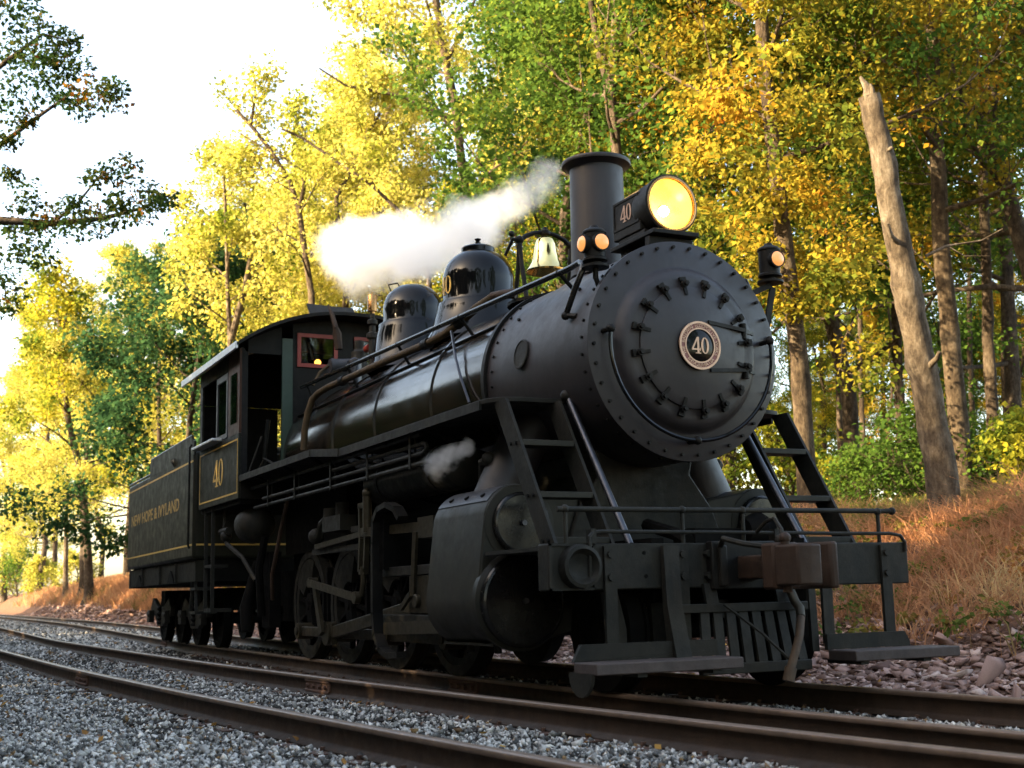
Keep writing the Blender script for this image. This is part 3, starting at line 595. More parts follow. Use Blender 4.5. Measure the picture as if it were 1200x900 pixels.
part(forty(MB(), lambda x, y, t: (-3.72-(.377+t)*math.sin(x/.377), (.377+t)*math.cos(x/.377), 3.83+y), .19, .004), 'dome_number', 'gold', sdm)
std = dome(-5.55, .352, 3.82, 3.98, 4.29, 'steam_dome', False)
part(MB().tube([(-5.62,-.24,4.20),(-5.64,-.27,4.29),(-5.60,-.17,4.31),(-5.58,-.14,4.24)], .010, 6), 'lifting_lug', 'black', std)
# whistle, safety valve, turret pieces
ws = part(MB().lathe([(0,4.235),(.032,4.235),(.032,4.262),(.062,4.265),(.062,4.47),(.058,4.478),(.012,4.482),(.012,4.52),(0,4.52)], 'z', (-6.93,.0,0), 24), 'whistle', 'copper')
part(MB().lathe([(0,3.33),(.05,3.33),(.05,3.9),(.075,3.92),(.075,3.98),(.04,4.0),(.04,4.08),(.065,4.10),(.065,4.15),(.03,4.17),(.03,4.24),(0,4.24)], 'z', (-6.93,0,0), 16), 'whistle_valve', 'grime', ws)
sv_ = part(MB().lathe([(0,3.32),(.13,3.32),(.13,3.62),(.10,3.66),(.10,3.80),(.06,3.84),(.06,3.95),(0,3.96)], 'z', (-7.30,-.05,0), 16), 'turret', 'grime')
part(MB().cyl((-7.36,-.42,3.62),(-7.36,.05,3.66),.085,16).lathe([(.10,-.02),(.10,.02)], 'y', (-7.36,-.40,3.62), 16), 'turret_drum', 'roofgrey', sv_)
part(MB().tube([(-7.42,-.28,3.85),(-7.43,-.30,4.05),(-7.40,-.33,4.14)], [.05,.06,.03], 8).tube([(-7.40,-.33,4.13),(-7.44,-.36,4.30),(-7.50,-.40,4.44)], [.034,.03,.012], 8), 'vent_pipe', 'coupler', sv_)
part(MB().tube([(-7.36,-.44,3.62),(-7.34,-.56,3.52),(-7.30,-.66,3.34)], .018, 8), 'feed_pipe', 'lag', sv_)
part(MB().cyl((-7.15,.0,3.82),(-7.02,.0,3.82),.05,10).tube([(-7.02,0,3.82),(-6.96,0,3.82)],.022,8), 'red_valve_wheel', 'red', sv_)
part(MB().lathe([(.06,0),(.075,.01),(.06,.02)], 'x', (-6.75,-.30,3.55), 14).cyl((-6.75,-.30,3.30),(-6.75,-.30,3.58),.09,14), 'check_valve', 'steel', sv_)
# handrails along both sides of the boiler
for s in (-1, 1):
    ca, sa = math.cos(R(43)), math.sin(R(43)); rr = 1.0; y, z = s*rr*ca, ZC+rr*sa
    y, z = s*.735, 3.185
    hz = lambda x_: z+.0235*(-.4-x_)
    pts = [(-7.55,y,hz(-7.55)),(-5.5,y,hz(-5.5)),(-3.5,y,hz(-3.5)),(-1.5,y,hz(-1.5)),(-.45,y,z),(-.28,y*1.0,z+.01),(-.20,y*1.02,z-.03),(-.19,y*1.05,z-.09),(-.26,y*1.09,z-.22),(-.36,y*1.13,z-.40)]
    hr = part(MB().tube(pts, .025, 10), 'side_handrail', 'cover')
    for xx in (-7.3,-5.75,-4.15,-2.55,-.62):
        d = np.array((0,y,z-ZC)); d = d/np.linalg.norm(d); q = np.array((xx,0,ZC))
        part(MB().cyl(q+d*.82, np.array((xx,y,hz(xx))), .017, 8).sphere((xx,y,hz(xx)),.030,8,6), 'handrail_post', 'black', hr)
    part(MB().cyl((-.36,y*1.13,z-.40),(-.26,y*1.07,z-.42),.022,8).sphere((-.36,y*1.13,z-.40),.036,8,6), 'handrail_end', 'black', hr)
# lagged delivery pipe on the right side, thin pipe down
pp = [px_y(356,528,-.98), px_y(357,505,-.97), px_y(361,483,-.95)]+[px_y(u, v, y) for u, v, y in ((366,468,-.91),(374,460,-.86),(386,453,-.82),(402,446,-.80),(450,424,-.76),(500,403,-.73),(522,391,-.71),(540,377,-.67),(558,361,-.60),(577,348,-.50))]
dp = part(MB().tube(pp, [.04]*len(pp), 10), 'delivery_pipe', 'lag')
for k in (6, 8, 10): 
    q = pp[k]; d = pp[k]-pp[k-1]; d /= np.linalg.norm(d); part(MB().cyl(q-d*.06, q+d*.06, .055, 10), 'pipe_clamp', 'black', dp)
part(MB().tube([px_y(577,348,-.50), px_y(590,345,-.44), px_y(604,344,-.36)], .045, 10), 'pipe_elbow', 'coupler', dp)
part(MB().tube([px_y(529,388,-.72),px_y(531,400,-.76),px_y(534,420,-.84),px_y(541,446,-.875),px_y(550,472,-.88)], .013, 6), 'sand_pipe', 'steel')
# running boards
for s in (-1, 1):
    rb = part(MB().prism([(-7.98,.80),(-7.98,1.41),(-5.0,1.41),(-5.0,.80)], lambda p, q, t: (p, s*q, t), 2.222, 2.258), 'running_board', 'grime', bevel=.004)
    part(MB().prism([(-4.12,.45),(-4.12,1.38),(-.80,1.38),(-.66,1.36),(-.56,1.28),(-.52,1.15),(-.52,.62),(-.9,.45)], lambda p, q, t: (p, s*q, t), 2.132, 2.168), 'front_board', 'grime', rb, bevel=.004)
    part(MB().prism([(-5.0,2.258),(-5.0,2.222),(-4.12,2.132),(-4.12,2.168)], lambda p, q, t: (p, s*t, q), .60, 1.395), 'ramp', 'grime', rb)
    part(MB().bar((-7.98,s*1.405,2.215),(-5.0,s*1.405,2.215),.02,.07).bar((-5.0,s*1.40,2.215),(-4.12,s*1.385,2.125),.02,.07).bar((-4.12,s*1.375,2.125),(-.76,s*1.375,2.125),.02,.07), 'board_edge', 'grime', rb)
    for xx in (-7.4,-6.2,-5.2,-4.0,-3.0,-2.0): part(MB().bar((xx,s*1.35,2.20 if xx < -5 else 2.11),(xx,s*.74,1.90),.05,.02), 'board_bracket', 'dark', rb)
# ladders down to the front deck
for s in (-1, 1):
    ye, yi = s*1.30, s*.85
    tops, bots = (-.55, 2.14), (.18, 1.00)
    ldr = bpy.data.objects.new('ladder', None); COL.objects.link(ldr); ldr.parent = L
    for y in (ye, yi):
        part(MB().prism([(tops[0]-.11,tops[1]),(tops[0]+.10,tops[1]),(bots[0]+.11,bots[1]),(bots[0]-.10,bots[1])], lambda p, q, t: (p, t, q), y-.012, y+.012), 'stile', 'grime', ldr)
    for f in (.31,.66,.95):
        x = tops[0]+(bots[0]-tops[0])*f; z = tops[1]+(bots[1]-tops[1])*f
        part(MB().box(x-.09,x+.10,min(ye,yi)+.012,max(ye,yi)-.012,z-.022,z+.022), 'rung', 'olive', ldr, bevel=.004)
        part(MB().cyl((x-.04,ye-s*.005,z),(x-.04,ye+s*.028,z),.014,6).cyl((x+.04,ye-s*.005,z),(x+.04,ye+s*.028,z),.014,6), 'rung_bolts', 'black', ldr, kind='stuff')
    br = part(MB().tube([(-.49,s*.755,2.18),(-.45,s*.757,2.12),(.34,s*.757,1.02)], [.03,.026,.026], 10), 'smokebox_brace', 'steel')
    part(MB().sphere((-.50,s*.76,2.19),.055,10,8).cyl((-.50,s*.68,2.24),(-.50,s*.77,2.19),.042,10), 'brace_foot', 'black', br)
# firebox, frames, ash pan, saddle (the dark mass under the boiler)
part(MB().box(-7.98,-5.6,-.80,.80,1.25,2.4), 'firebox', 'dark')
part(MB().prism([(-8.9,.75),(-8.9,1.45),(-5.8,1.45),(-6.0,.70),(-7.2,.55)], lambda p, q, t: (p, t, q), -.42, .42), 'ash_pan', 'dark')
for s in (-1, 1): part(MB().box(-9.0,.46,s*.56,s*.66,.62,1.06).box(-8.6,-2.0,s*.565,s*.655,.42,.62), 'main_frame', 'dark')
part(MB().prism([(-.75,1.0),(.75,1.0),(.62,1.35),(.42,1.62),(.46,1.80),(-.46,1.80),(-.42,1.62),(-.62,1.35)], lambda p, q, t: (t, p, q), -1.75, -.62), 'cylinder_saddle', 'grime', bevel=.02)
for s in (-1, 1):                                              # outside steam pipes
    part(MB().tube([(-1.22,s*.60,2.15),(-1.22,s*.80,1.90),(-1.22,s*.98,1.55),(-1.22,s*1.05,1.35)], [.20,.20,.20,.22], 18), 'steam_pipe', 'smoke')
part(MB().box(-.62,.46,-1.42,1.42,.985,1.012), 'front_deck', 'grime')
part(MB().tube([(.30,-.25,1.05),(.10,-.2,1.10),(-.4,-.15,1.2)],.05,8).box(-.35,-.05,.05,.5,1.02,1.16), 'deck_fittings', 'dark')
part(MB().lathe([(0,-.12),(.10,-.12),(.16,0),(.10,.12),(0,.12)], 'y', (-.05,.62,1.13), 16), 'deck_pulley', 'dark')
# cylinders
def cyl_side(s):
    yc, zc, rc = 1.13, .65, .345; yv, zv, rv = 1.115, 1.225, .295
    poly = []
    def arc(cy_, cz, r, a0, a1, n=16):
        for k in range(n+1): a = R(a0+(a1-a0)*k/n); poly.append((cy_+r*math.cos(a), cz+r*math.sin(a)))
    arc(yc, zc, rc, 4, -120); poly.append((.60,.42)); poly.append((.60,1.42)); arc(yv, zv, rv, 115, 14)
    cb = part(MB().prism(poly, lambda p, q, t: (t, s*p, q), -1.66, -.66), 'cylinder', 'olive', bevel=.015, angle=30)
    poly2 = [(p*1.0, q) for p, q in poly]
    part(MB().lathe([(.355,-.70),(.372,-.70),(.372,-.64),(.345,-.62)], 'x', (0,s*yc,zc), 48), 'cylinder_flange', 'olive', cb)
    cc = part(MB().lathe([(.345,-.66),(.345,-.585),(.335,-.57),(.318,-.562),(.312,-.568),(0,-.566)], 'x', (0,s*yc,zc), 48), 'cylinder_cover', 'cover', cb, angle=20)
    part(MB().cyl((-.58,s*yc,zc),(-.535,s*yc,zc),.022,8), 'cover_bolt', 'steel', cb)
    part(MB().lathe([(.270,-.70),(.290,-.70),(.290,-.655),(.23,-.645)], 'x', (0,s*yv,zv), 40), 'valve_flange', 'olive', cb)
    part(MB().lathe([(.235,-.66),(.235,-.61),(.226,-.598),(.212,-.592),(.207,-.598),(0,-.596)], 'x', (0,s*yv,zv), 40), 'valve_cover', 'cover', cb, angle=20)
    part(MB().cyl((-.60,s*yv,zv),(-.565,s*yv,zv),.022,8), 'cover_bolt', 'steel', cb)
    part(MB().lathe([(.290,-1.64),(.303,-1.64),(.303,-.70),(.290,-.70)], 'x', (0,s*yv,zv), 40, R(35) if s > 0 else R(35), R(145)), 'valve_top_sheen', 'roofgrey', cb)  # lighter grey puts the valve chest's skylit top into the colour
    bt = MB()
    for xx in (-1.45,-1.15,-.85): bt.cyl((xx,s*(yv+.195),zv+.20),(xx,s*(yv+.215),zv+.232),.022,6)
    part(bt, 'jacket_bolts', 'black', cb, kind='stuff')
    part(MB().tube([(-1.35,s*1.10,1.50),(-1.35,s*1.10,1.68),(-1.30,s*1.12,1.75),(-1.20,s*1.10,1.75)], [.03,.03,.035,.04], 8).sphere((-1.22,s*1.10,1.77),.06,8,6), 'relief_valve', 'grime', cb)
    part(MB().lathe([(.30,-1.70),(.30,-1.66),(.12,-1.72),(.12,-1.82),(.06,-1.84)], 'x', (0,s*yc,zc), 32).cyl((-1.9,s*yc,zc),(-1.7,s*yc,zc),.05,12), 'rear_cover', 'grime', cb)
    part(MB().bar((-1.64,s*1.30,.33),(-.72,s*1.30,.33),.05,.02).cyl((-1.4,s*1.2,.26),(-1.4,s*1.2,.36),.03,8).cyl((-.9,s*1.2,.26),(-.9,s*1.2,.36),.03,8), 'drain_cocks', 'grime', cb)
for s in (-1, 1): cyl_side(s)
# running gear
DX = [-6.98,-5.525,-4.07,-2.615]; RD = .635
def wheel(name, r, nsp, cw, parent, x, y, s, hubr=.13, wm='grime'):
    # wheel with its outer face at |y|; s = side
    w_ = part(MB().lathe([(r-.085,-.065),(r,-.065),(r,.05),(r+.025,.055),(r+.025,.075),(r-.085,.075),(r-.085,-.065)], 'y', (0,0,0), 48), name, wm, parent)
    part(MB().lathe([(r-.15,-.045),(r-.088,-.055),(r-.088,.055),(r-.15,.05),(r-.15,-.045)], 'y', (0,0,0), 40), 'rim', wm, w_)
    hub = MB().lathe([(0,-.09),(hubr*.5,-.09),(hubr*.55,-.075),(hubr,-.07),(hubr,.07),(0,.07)], 'y', (0,0,0), 20)
    if nsp:
        spk = MB()
        for k in range(nsp):
            a = 2*PI*k/nsp; d = np.array((math.cos(a),0,math.sin(a))); spk.bar(d*hubr*.8, d*(r-.13), .045, .055, up=(0,1,0))
        part(spk, 'spokes', 'dark', w_)
        poly = [((r-.10)*math.cos(R(t)), (r-.10)*math.sin(R(t))) for t in range(90-cw, 90+cw+1, 6)]+[(.24*math.cos(R(t)), .24*math.sin(R(t))) for t in range(90+cw, 90-cw-1, -12)]
        part(MB().prism(poly, lambda p, q, t: (p, t, q), -.066, .04), 'counterweight', 'grime', w_)
        hub.prism([(-.10,0),(.10,0),(.085,-.36),(-.085,-.36)], lambda p, q, t: (p, t, q), -.08, .03)
    else:
        hub.lathe([(hubr,-.03),(r-.15,-.035),(r-.15,.03),(hubr,.04)], 'y', (0,0,0), 28)
    part(hub, 'hub', 'dark', w_)
    w_.location = (x, s*y, r); w_.rotation_euler = (0, 0, 0 if s < 0 else PI); return w_
PINA = R(22)                                                   # crank pins just ahead of straight down
def pin(x): return (x+.33*math.sin(PINA), .635-.33*math.cos(PINA))
for x in DX:
    for s in (-1, 1):
        wh = wheel('driving_wheel', RD, 12, 42, L, x, .735, s); wh.rotation_euler = (0, -PINA if s < 0 else PINA+PI*.5, 0 if s < 0 else PI)
        for ch in list(wh.children): pass
    part(MB().cyl((x,-.70,.635),(x,.70,.635),.10,14), 'axle', 'dark')
for s in (-1, 1):
    (ax_, az_), (bx_, bz_) = pin(DX[0]), pin(DX[3])
    sr = part(MB().bar((ax_-.08,s*.93,az_),(bx_+.08,s*.93,bz_),.045,.11), 'side_rod', 'rod', bevel=.01)
    for x in DX:
        px_, pz_ = pin(x); part(MB().cyl((px_,s*.80,pz_),(px_,s*.985,pz_),.095,18).cyl((px_,s*.98,pz_),(px_,s*1.005,pz_),.05,10), 'rod_bearing', 'rod', sr)
    mp = pin(DX[1])
    mr = part(MB().bar((mp[0],s*1.05,mp[1]),(-2.50,s*1.05,.66),.05,.13), 'main_rod', 'rod', bevel=.01)
    part(MB().cyl((mp[0],s*1.0,mp[1]),(mp[0],s*1.11,mp[1]),.125,20).box(mp[0]-.12,mp[0]+.14,s*1.02,s*1.08,mp[1]-.11,mp[1]+.11), 'big_end', 'rod', mr)
    part(MB().bar((mp[0],s*1.145,mp[1]),(-5.66,s*1.145,.873),.04,.10).cyl((-5.66,s*1.12,.873),(-5.66,s*1.22,.873),.055,12), 'return_crank', 'rod')
    part(MB().bar((-5.66,s*1.21,.873),(-4.10,s*1.21,.70),.035,.075).cyl((-4.10,s*1.18,.70),(-4.10,s*1.24,.70),.06,12), 'eccentric_rod', 'rod')
    # crosshead and guides
    part(MB().box(-2.72,-2.28,s*1.02,s*1.20,.55,.88).cyl((-2.5,s*1.0,.66),(-2.5,s*1.24,.66),.06,12).cyl((-2.30,s*1.14,.66),(-1.85,s*1.14,.66),.045,12), 'crosshead', 'rod', bevel=.01)
    part(MB().box(-3.45,-1.70,s*1.03,s*1.21,.885,.97), 'upper_guide', 'grime', bevel=.006)
    part(MB().box(-3.45,-1.70,s*1.03,s*1.21,.42,.54), 'lower_guide', 'grime', bevel=.006)
    part(MB().bar((-1.70,s*1.25,.455),(-3.2,s*1.25,.415),.03,.11), 'guide_bar', 'rod')
    # guide yoke: the tall rounded loop
    lp = [(-2.72,s*1.26,1.40),(-2.80,s*1.27,1.48),(-2.98,s*1.28,1.53),(-3.20,s*1.28,1.50),(-3.31,s*1.28,1.40),(-3.33,s*1.28,1.2),(-3.33,s*1.28,.55),(-3.29,s*1.28,.36),(-3.16,s*1.28,.23),(-2.95,s*1.28,.18),(-2.72,s*1.28,.20)]
    mbq = MB()
    for i in range(len(lp)-1):
        d = np.array(lp[i+1])-np.array(lp[i]); d = d/np.linalg.norm(d)*.012; mbq.bar(np.array(lp[i])-d, np.array(lp[i+1])+d, .05, .10, up=(0,1,0))
    part(mbq, 'guide_yoke', 'black')
    part(MB().box(-3.31,-3.19,s*.60,s*1.26,.95,1.45), 'yoke_plate', 'dark')
    # link, hanger and valve rods
    lk = MB()
    lk.tube([(-4.06,s*1.17,.72),(-4.00,s*1.17,.86),(-4.02,s*1.17,1.0)], .03, 8)
    for dx in (-.10,.05): lk.bar((-4.02+dx,s*1.16,.95),(-3.98+dx,s*1.16,1.28),.05,.04).bar((-3.98+dx,s*1.16,1.28),(-4.00+dx,s*1.16,1.60),.05,.04)
    lk.bar((-4.13,s*1.16,1.60),(-3.94,s*1.16,1.60),.05,.05).bar((-4.11,s*1.16,.95),(-3.95,s*1.16,.95),.05,.05)
    part(lk, 'expansion_link', 'rod')
    part(MB().cyl((-3.80,s*1.20,1.32),(-3.80,s*1.20,1.70),.045,10).sphere((-3.80,s*1.20,1.70),.055,8,6), 'lubricator', 'rod')
    part(MB().bar((-5.7,s*1.12,1.26),(-3.9,s*1.12,1.34),.035,.055).bar((-3.95,s*1.20,1.33),(-1.72,s*1.16,1.29),.04,.085).box(-2.45,-2.1,s*1.09,s*1.22,1.20,1.38).cyl((-1.9,s*1.09,1.235),(-1.6,s*1.09,1.235),.04,10), 'valve_rod', 'rod')
    part(MB().bar((-2.55,s*1.23,.70),(-2.50,s*1.22,1.26),.03,.055).bar((-2.58,s*1.24,.72),(-2.80,s*1.24,.60),.03,.05), 'combination_lever', 'rod')
    part(MB().box(-4.55,-3.35,s*1.04,s*1.11,1.36,1.42).box(-5.9,-4.3,s*1.03,s*1.10,1.18,1.24), 'gear_frame', 'grime')
    part(MB().box(-5.35,-4.75,s*.98,s*1.16,1.40,1.56).cyl((-5.3,s*1.07,1.56),(-5.3,s*1.07,1.66),.09,12).cyl((-4.95,s*1.07,1.56),(-4.95,s*1.07,1.70),.07,12).tube([(-5.7,s*1.1,1.35),(-5.5,s*1.12,1.5),(-5.3,s*1.08,1.60)],.04,8).sphere((-5.75,s*1.1,1.38),.09,10,6), 'lubricator_pump', 'grime')
    part(MB().tube([(-7.0,s*1.05,1.95),(-7.1,s*1.12,1.5),(-7.35,s*1.15,1.0),(-7.5,s*1.1,.7)], .025, 8), 'reach_rod', 'coupler')
    # brake gear between the wheels
    for x in (-6.26,-4.80,-3.36): part(MB().bar((x,s*.78,1.05),(x+.03,s*.78,.45),.07,.05).box(x-.09,x-.03,s*.74,s*.84,.45,.85), 'brake_hanger', 'dark')
    # leaf springs above the frames
    for x in DX: part(MB().box(x-.40,x+.40,s*.60,s*.70,1.10,1.14).box(x-.30,x+.30,s*.60,s*.70,1.143,1.18).box(x-.18,x+.18,s*.60,s*.70,1.183,1.23), 'leaf_spring', 'dark')
    # air reservoir under the board and the cooling pipes
    ar = part(MB().lathe([(0,-4.02),(.12,-4.0),(.19,-3.95),(.205,-3.88),(.205,-1.98),(.19,-1.92),(.12,-1.87),(0,-1.85)], 'x', (0,s*1.0,1.80), 28), 'air_reservoir', 'grime')
    for xx in (-3.55,-2.3): part(MB().lathe([(.206,xx-.03),(.215,xx-.03),(.215,xx+.03),(.206,xx+.03)], 'x', (0,s*1.0,1.80), 28), 'tank_strap', 'black', ar)
    zz = [2.085,2.00,1.915,1.83]; yp = s*1.28
    cp = MB()
    for k, z in enumerate(zz):
        x0, x1 = (-4.6,-2.15) if k in (1, 2) else (-7.85,-2.05 if k else -2.2)
        if k == 3: x0, x1 = -7.7,-2.0
        if k == 2: x0 = -7.3
        cp.tube([(x0,yp,z),(x1,yp,z)], .021, 8)
    cp.tube([(-2.15,yp,zz[1]),(-2.09,yp,zz[1]-.015),(-2.07,yp,(zz[1]+zz[2])/2),(-2.09,yp,zz[2]+.015),(-2.15,yp,zz[2])], .021, 8)
    cp.tube([(-4.6,yp,zz[0]),(-4.66,yp,zz[0]-.015),(-4.68,yp,(zz[0]+zz[1])/2),(-4.66,yp,zz[1]+.015),(-4.6,yp,zz[1])], .021, 8)
    cpo = part(cp, 'cooling_pipe', 'grime')
    for xx in (-7.0,-5.9,-4.62,-3.5,-2.4): part(MB().box(xx-.018,xx+.018,s*1.252,s*1.258,1.80,2.14).box(xx-.022,xx+.022,s*1.305,s*1.312,1.80,2.12), 'pipe_hanger', 'black', cpo)
# lead truck
for s in (-1, 1):
    wheel('lead_wheel', .42, 0, 0, L, -.05, .735, s, .10, 'dark')
    part(MB().bar((-.35,s*.66,.50),(.25,s*.66,.50),.05,.10), 'truck_frame', 'dark')
part(MB().cyl((-.05,-.70,.42),(-.05,.70,.42),.07,12), 'axle', 'dark')
# pilot beam, rails, footboards, cow-catcher, coupler
XB, ZB0, ZB1, WB = .582, .714, 1.02, 1.53
pb = part(MB().box(.43,XB,-WB,WB,ZB0,ZB1), 'pilot_beam', 'grime', bevel=.01)
bt = MB()
for y in (-1.08,-.51,-.30,.30,.51,1.29):
    for z in (.945,.795): bt.cyl((XB-.002,y,z),(XB+.05,y,z),.026,8)
part(bt, 'bolts', 'grime', pb, kind='stuff')
bt = MB()
for y, z in ((-.80,.955),(-.79,.80),(.80,.955),(.79,.80)): bt.cyl((XB-.001,y,z),(XB+.004,y,z),.014,8)
part(bt, 'bolt_holes', 'dark', pb, kind='stuff')
for s in (-1, 1):                                              # poling pockets at the beam ends
    y0 = s*(WB-.20) if s < 0 else s*(WB-.06)
    if s < 0:
        pk = part(MB().lathe([(.150,0),(.140,.075),(.116,.082),(.108,.070),(.085,.030),(.04,.012),(0,.008)], 'x', (XB,y0+.02,.868), 32), 'poling_pocket', 'grime', pb)
        part(MB().bar((XB+.012,-WB,ZB1-.008),(XB+.012,-1.19,ZB1-.008),.016,.016).bar((XB+.012,-WB,ZB0+.008),(XB+.012,-1.19,ZB0+.008),.016,.016).bar((XB+.012,-WB+.008,ZB0),(XB+.012,-WB+.008,ZB1),.016,.016).bar((XB+.012,-1.195,ZB0),(XB+.012,-1.195,ZB1),.016,.016), 'pocket_plate', 'grime', pb)
# hand rail over the beam, on posts; cut lever under it
hr = part(MB().tube([(XB-.03,-1.44,1.247),(XB-.03,1.42,1.255)], .019, 10), 'beam_handrail', 'grime')
for y in (-1.38,-.46,.05,1.29):
    part(MB().cyl((XB-.03,y,ZB1),(XB-.03,y,1.25),.015,8).sphere((XB-.03,y,1.25),.029,8,6), 'handrail_post', 'grime', hr)
part(MB().sphere((XB-.03,1.43,1.255),.03,8,6), 'rail_knob', 'grime', hr)
part(MB().tube([(XB+.035,-1.24,.80),(XB+.04,-1.24,1.0),(XB+.035,-1.24,1.06),(XB+.02,-1.20,1.095),(XB+.01,-1.12,1.098),(XB+.01,.35,1.09),(XB+.01,.9,1.085),(XB+.01,1.36,1.085),(XB+.01,1.46,1.07),(XB+.01,1.50,1.02),(XB+.01,1.50,.95)], .0135, 8), 'cut_lever', 'grime')
for y in (-1.2,.30): part(MB().box(XB-.04,XB+.03,y-.02,y+.02,1.018,1.115), 'lever_bracket', 'grime')
# footboards
for s in (-1, 1):
    ya, yb = (s*1.43, s*.32) if s < 0 else (.62, 1.58)
    fb = part(MB().box(.70,.99,min(ya,yb),max(ya,yb),.190,.262), 'footboard', 'plank', bevel=.008)
    part(MB().prism([(min(ya,yb),.26),(min(ya,yb)+(.06 if s < 0 else 0),.37),(max(ya,yb)-(.24 if s > 0 else 0),.37),(max(ya,yb)-(.20 if s > 0 else 0),.30),(max(ya,yb)-(.20 if s > 0 else 0),.263),(min(ya,yb),.263)], lambda p, q, t: (t, p, q), .665, .70), 'riser_board', 'grime', fb)
    for y in ((-1.08,-.51) if s < 0 else (.72,1.29)):
        part(MB().box(.584,.612,y-.045,y+.045,.30,1.0).bar((.60,y,.33),(.66,y,.30),.09,.025).box(.61,.96,y-.035,y+.035,.165,.189), 'step_post', 'grime', fb)
    ye = ya if s < 0 else yb
    if s < 0: part(MB().lathe([(0,-.012),(.15,-.012),(.15,.012),(0,.012)], 'y', (.80,ye,.20), 20, R(90), R(270)).add([], []), 'end_plate', 'grime', fb)
# cow-catcher
cwp = part(MB().box(.60,.66,-.60,.50,.545,.605), 'cow_catcher', 'grime', bevel=.006)
part(MB().box(.665,.72,-.46,.46,.135,.205), 'bottom_rail', 'grime', cwp, bevel=.006)
for k in range(8):
    y = -.40+.80*k/7
    part(MB().bar((.63,y*.93,.57),(.69,y,.20),.072,.025,up=(1,0,0)), 'slat', 'grime', cwp)
for s, y in ((-1,-.62),(1,.57)): part(MB().prism([(.60,1.0),(.64,1.0),(.66,.60),(.76,.22),(.66,.22),(.60,.58)], lambda p, q, t: (p, t, q), y-.06, y+.06) if s < 0 else MB().bar((.60,y,1.0),(.62,y,.25),.06,.03,up=(1,0,0)), 'pilot_stanchion', 'grime', cwp)
for y in (-.30,.30): part(MB().bar((.60,y,.74),(.63,y,.60),.10,.03,up=(1,0,0)), 'pilot_hanger', 'grime', cwp)
# coupler
cpl = bpy.data.objects.new('coupler', None); COL.objects.link(cpl); cpl.parent = L
part(MB().box(XB,.66,-.30,.24,.70,1.03).box(.66,.70,-.26,-.20,.72,1.0).box(.66,.70,.16,.22,.72,1.0), 'striker_plate', 'black', cpl, bevel=.01)
part(MB().box(.62,1.06,-.09,.09,.765,.925), 'shank', 'coupler', cpl, bevel=.012)
def plan(poly, z0, z1): return MB().prism(poly, lambda p, q, t: (p, q, t), z0, z1)
part(plan([(1.0,-.12),(1.06,-.19),(1.20,-.20),(1.24,-.16),(1.24,-.02),(1.16,.02),(1.16,.10),(1.26,.13),(1.36,.14),(1.37,.20),(1.26,.24),(1.08,.22),(1.0,.12)], .69, .995), 'coupler_head', 'coupler', cpl, bevel=.02)
part(plan([(1.215,-.20),(1.30,-.225),(1.44,-.19),(1.475,-.11),(1.465,-.02),(1.41,.00),(1.36,-.03),(1.35,-.09),(1.22,-.08)], .715, .975), 'knuckle', 'coupler', cpl, bevel=.014)
part(MB().cyl((1.27,-.15,.67),(1.27,-.15,1.02),.032,10).sphere((1.27,-.15,1.02),.04,8,6), 'knuckle_pin', 'coupler', cpl)
part(MB().tube([(.64,.10,1.09),(.75,.10,1.16),(.90,.06,1.17),(1.02,.02,1.09),(1.04,.0,1.0)], .014, 8).sphere((1.03,0,1.02),.04,8,6), 'lift_link', 'grime', cpl)
part(MB().tube([(.64,-.22,.98),(.80,-.30,1.04),(.95,-.25,1.0),(1.05,-.1,.97)], .02, 8), 'support_iron', 'grime', cpl)
# air hose hanging by the coupler and the diagonal stay
part(MB().tube([(.66,.34,.70),(.72,.34,.60),(.78,.33,.56),(.82,.30,.50)], .032, 10), 'air_pipe', 'rod')
part(MB().tube([(.82,.30,.50),(.87,.24,.38),(.90,.17,.26),(.90,.12,.15)], .030, 10).cyl((.90,.13,.17),(.90,.10,.08),.042,10), 'air_hose', 'hose')
part(MB().tube([(.68,-.24,.60),(.80,-.02,.40),(.88,.14,.22)], .012, 6), 'hose_chain', 'grime')
# bottom dark pieces seen under the beam
part(MB().prism([(-.62,.62),(-.42,.62),(-.36,.40),(-.44,.20),(-.60,.20)], lambda p, q, t: (t, p, q), .30, .36), 'rail_guard', 'grime')
part(MB().prism([(-1.02,.70),(-.92,.70),(-.86,.45),(-.86,.25),(-.98,.25)], lambda p, q, t: (t, p, q), .36, .42), 'guard_iron', 'grime')

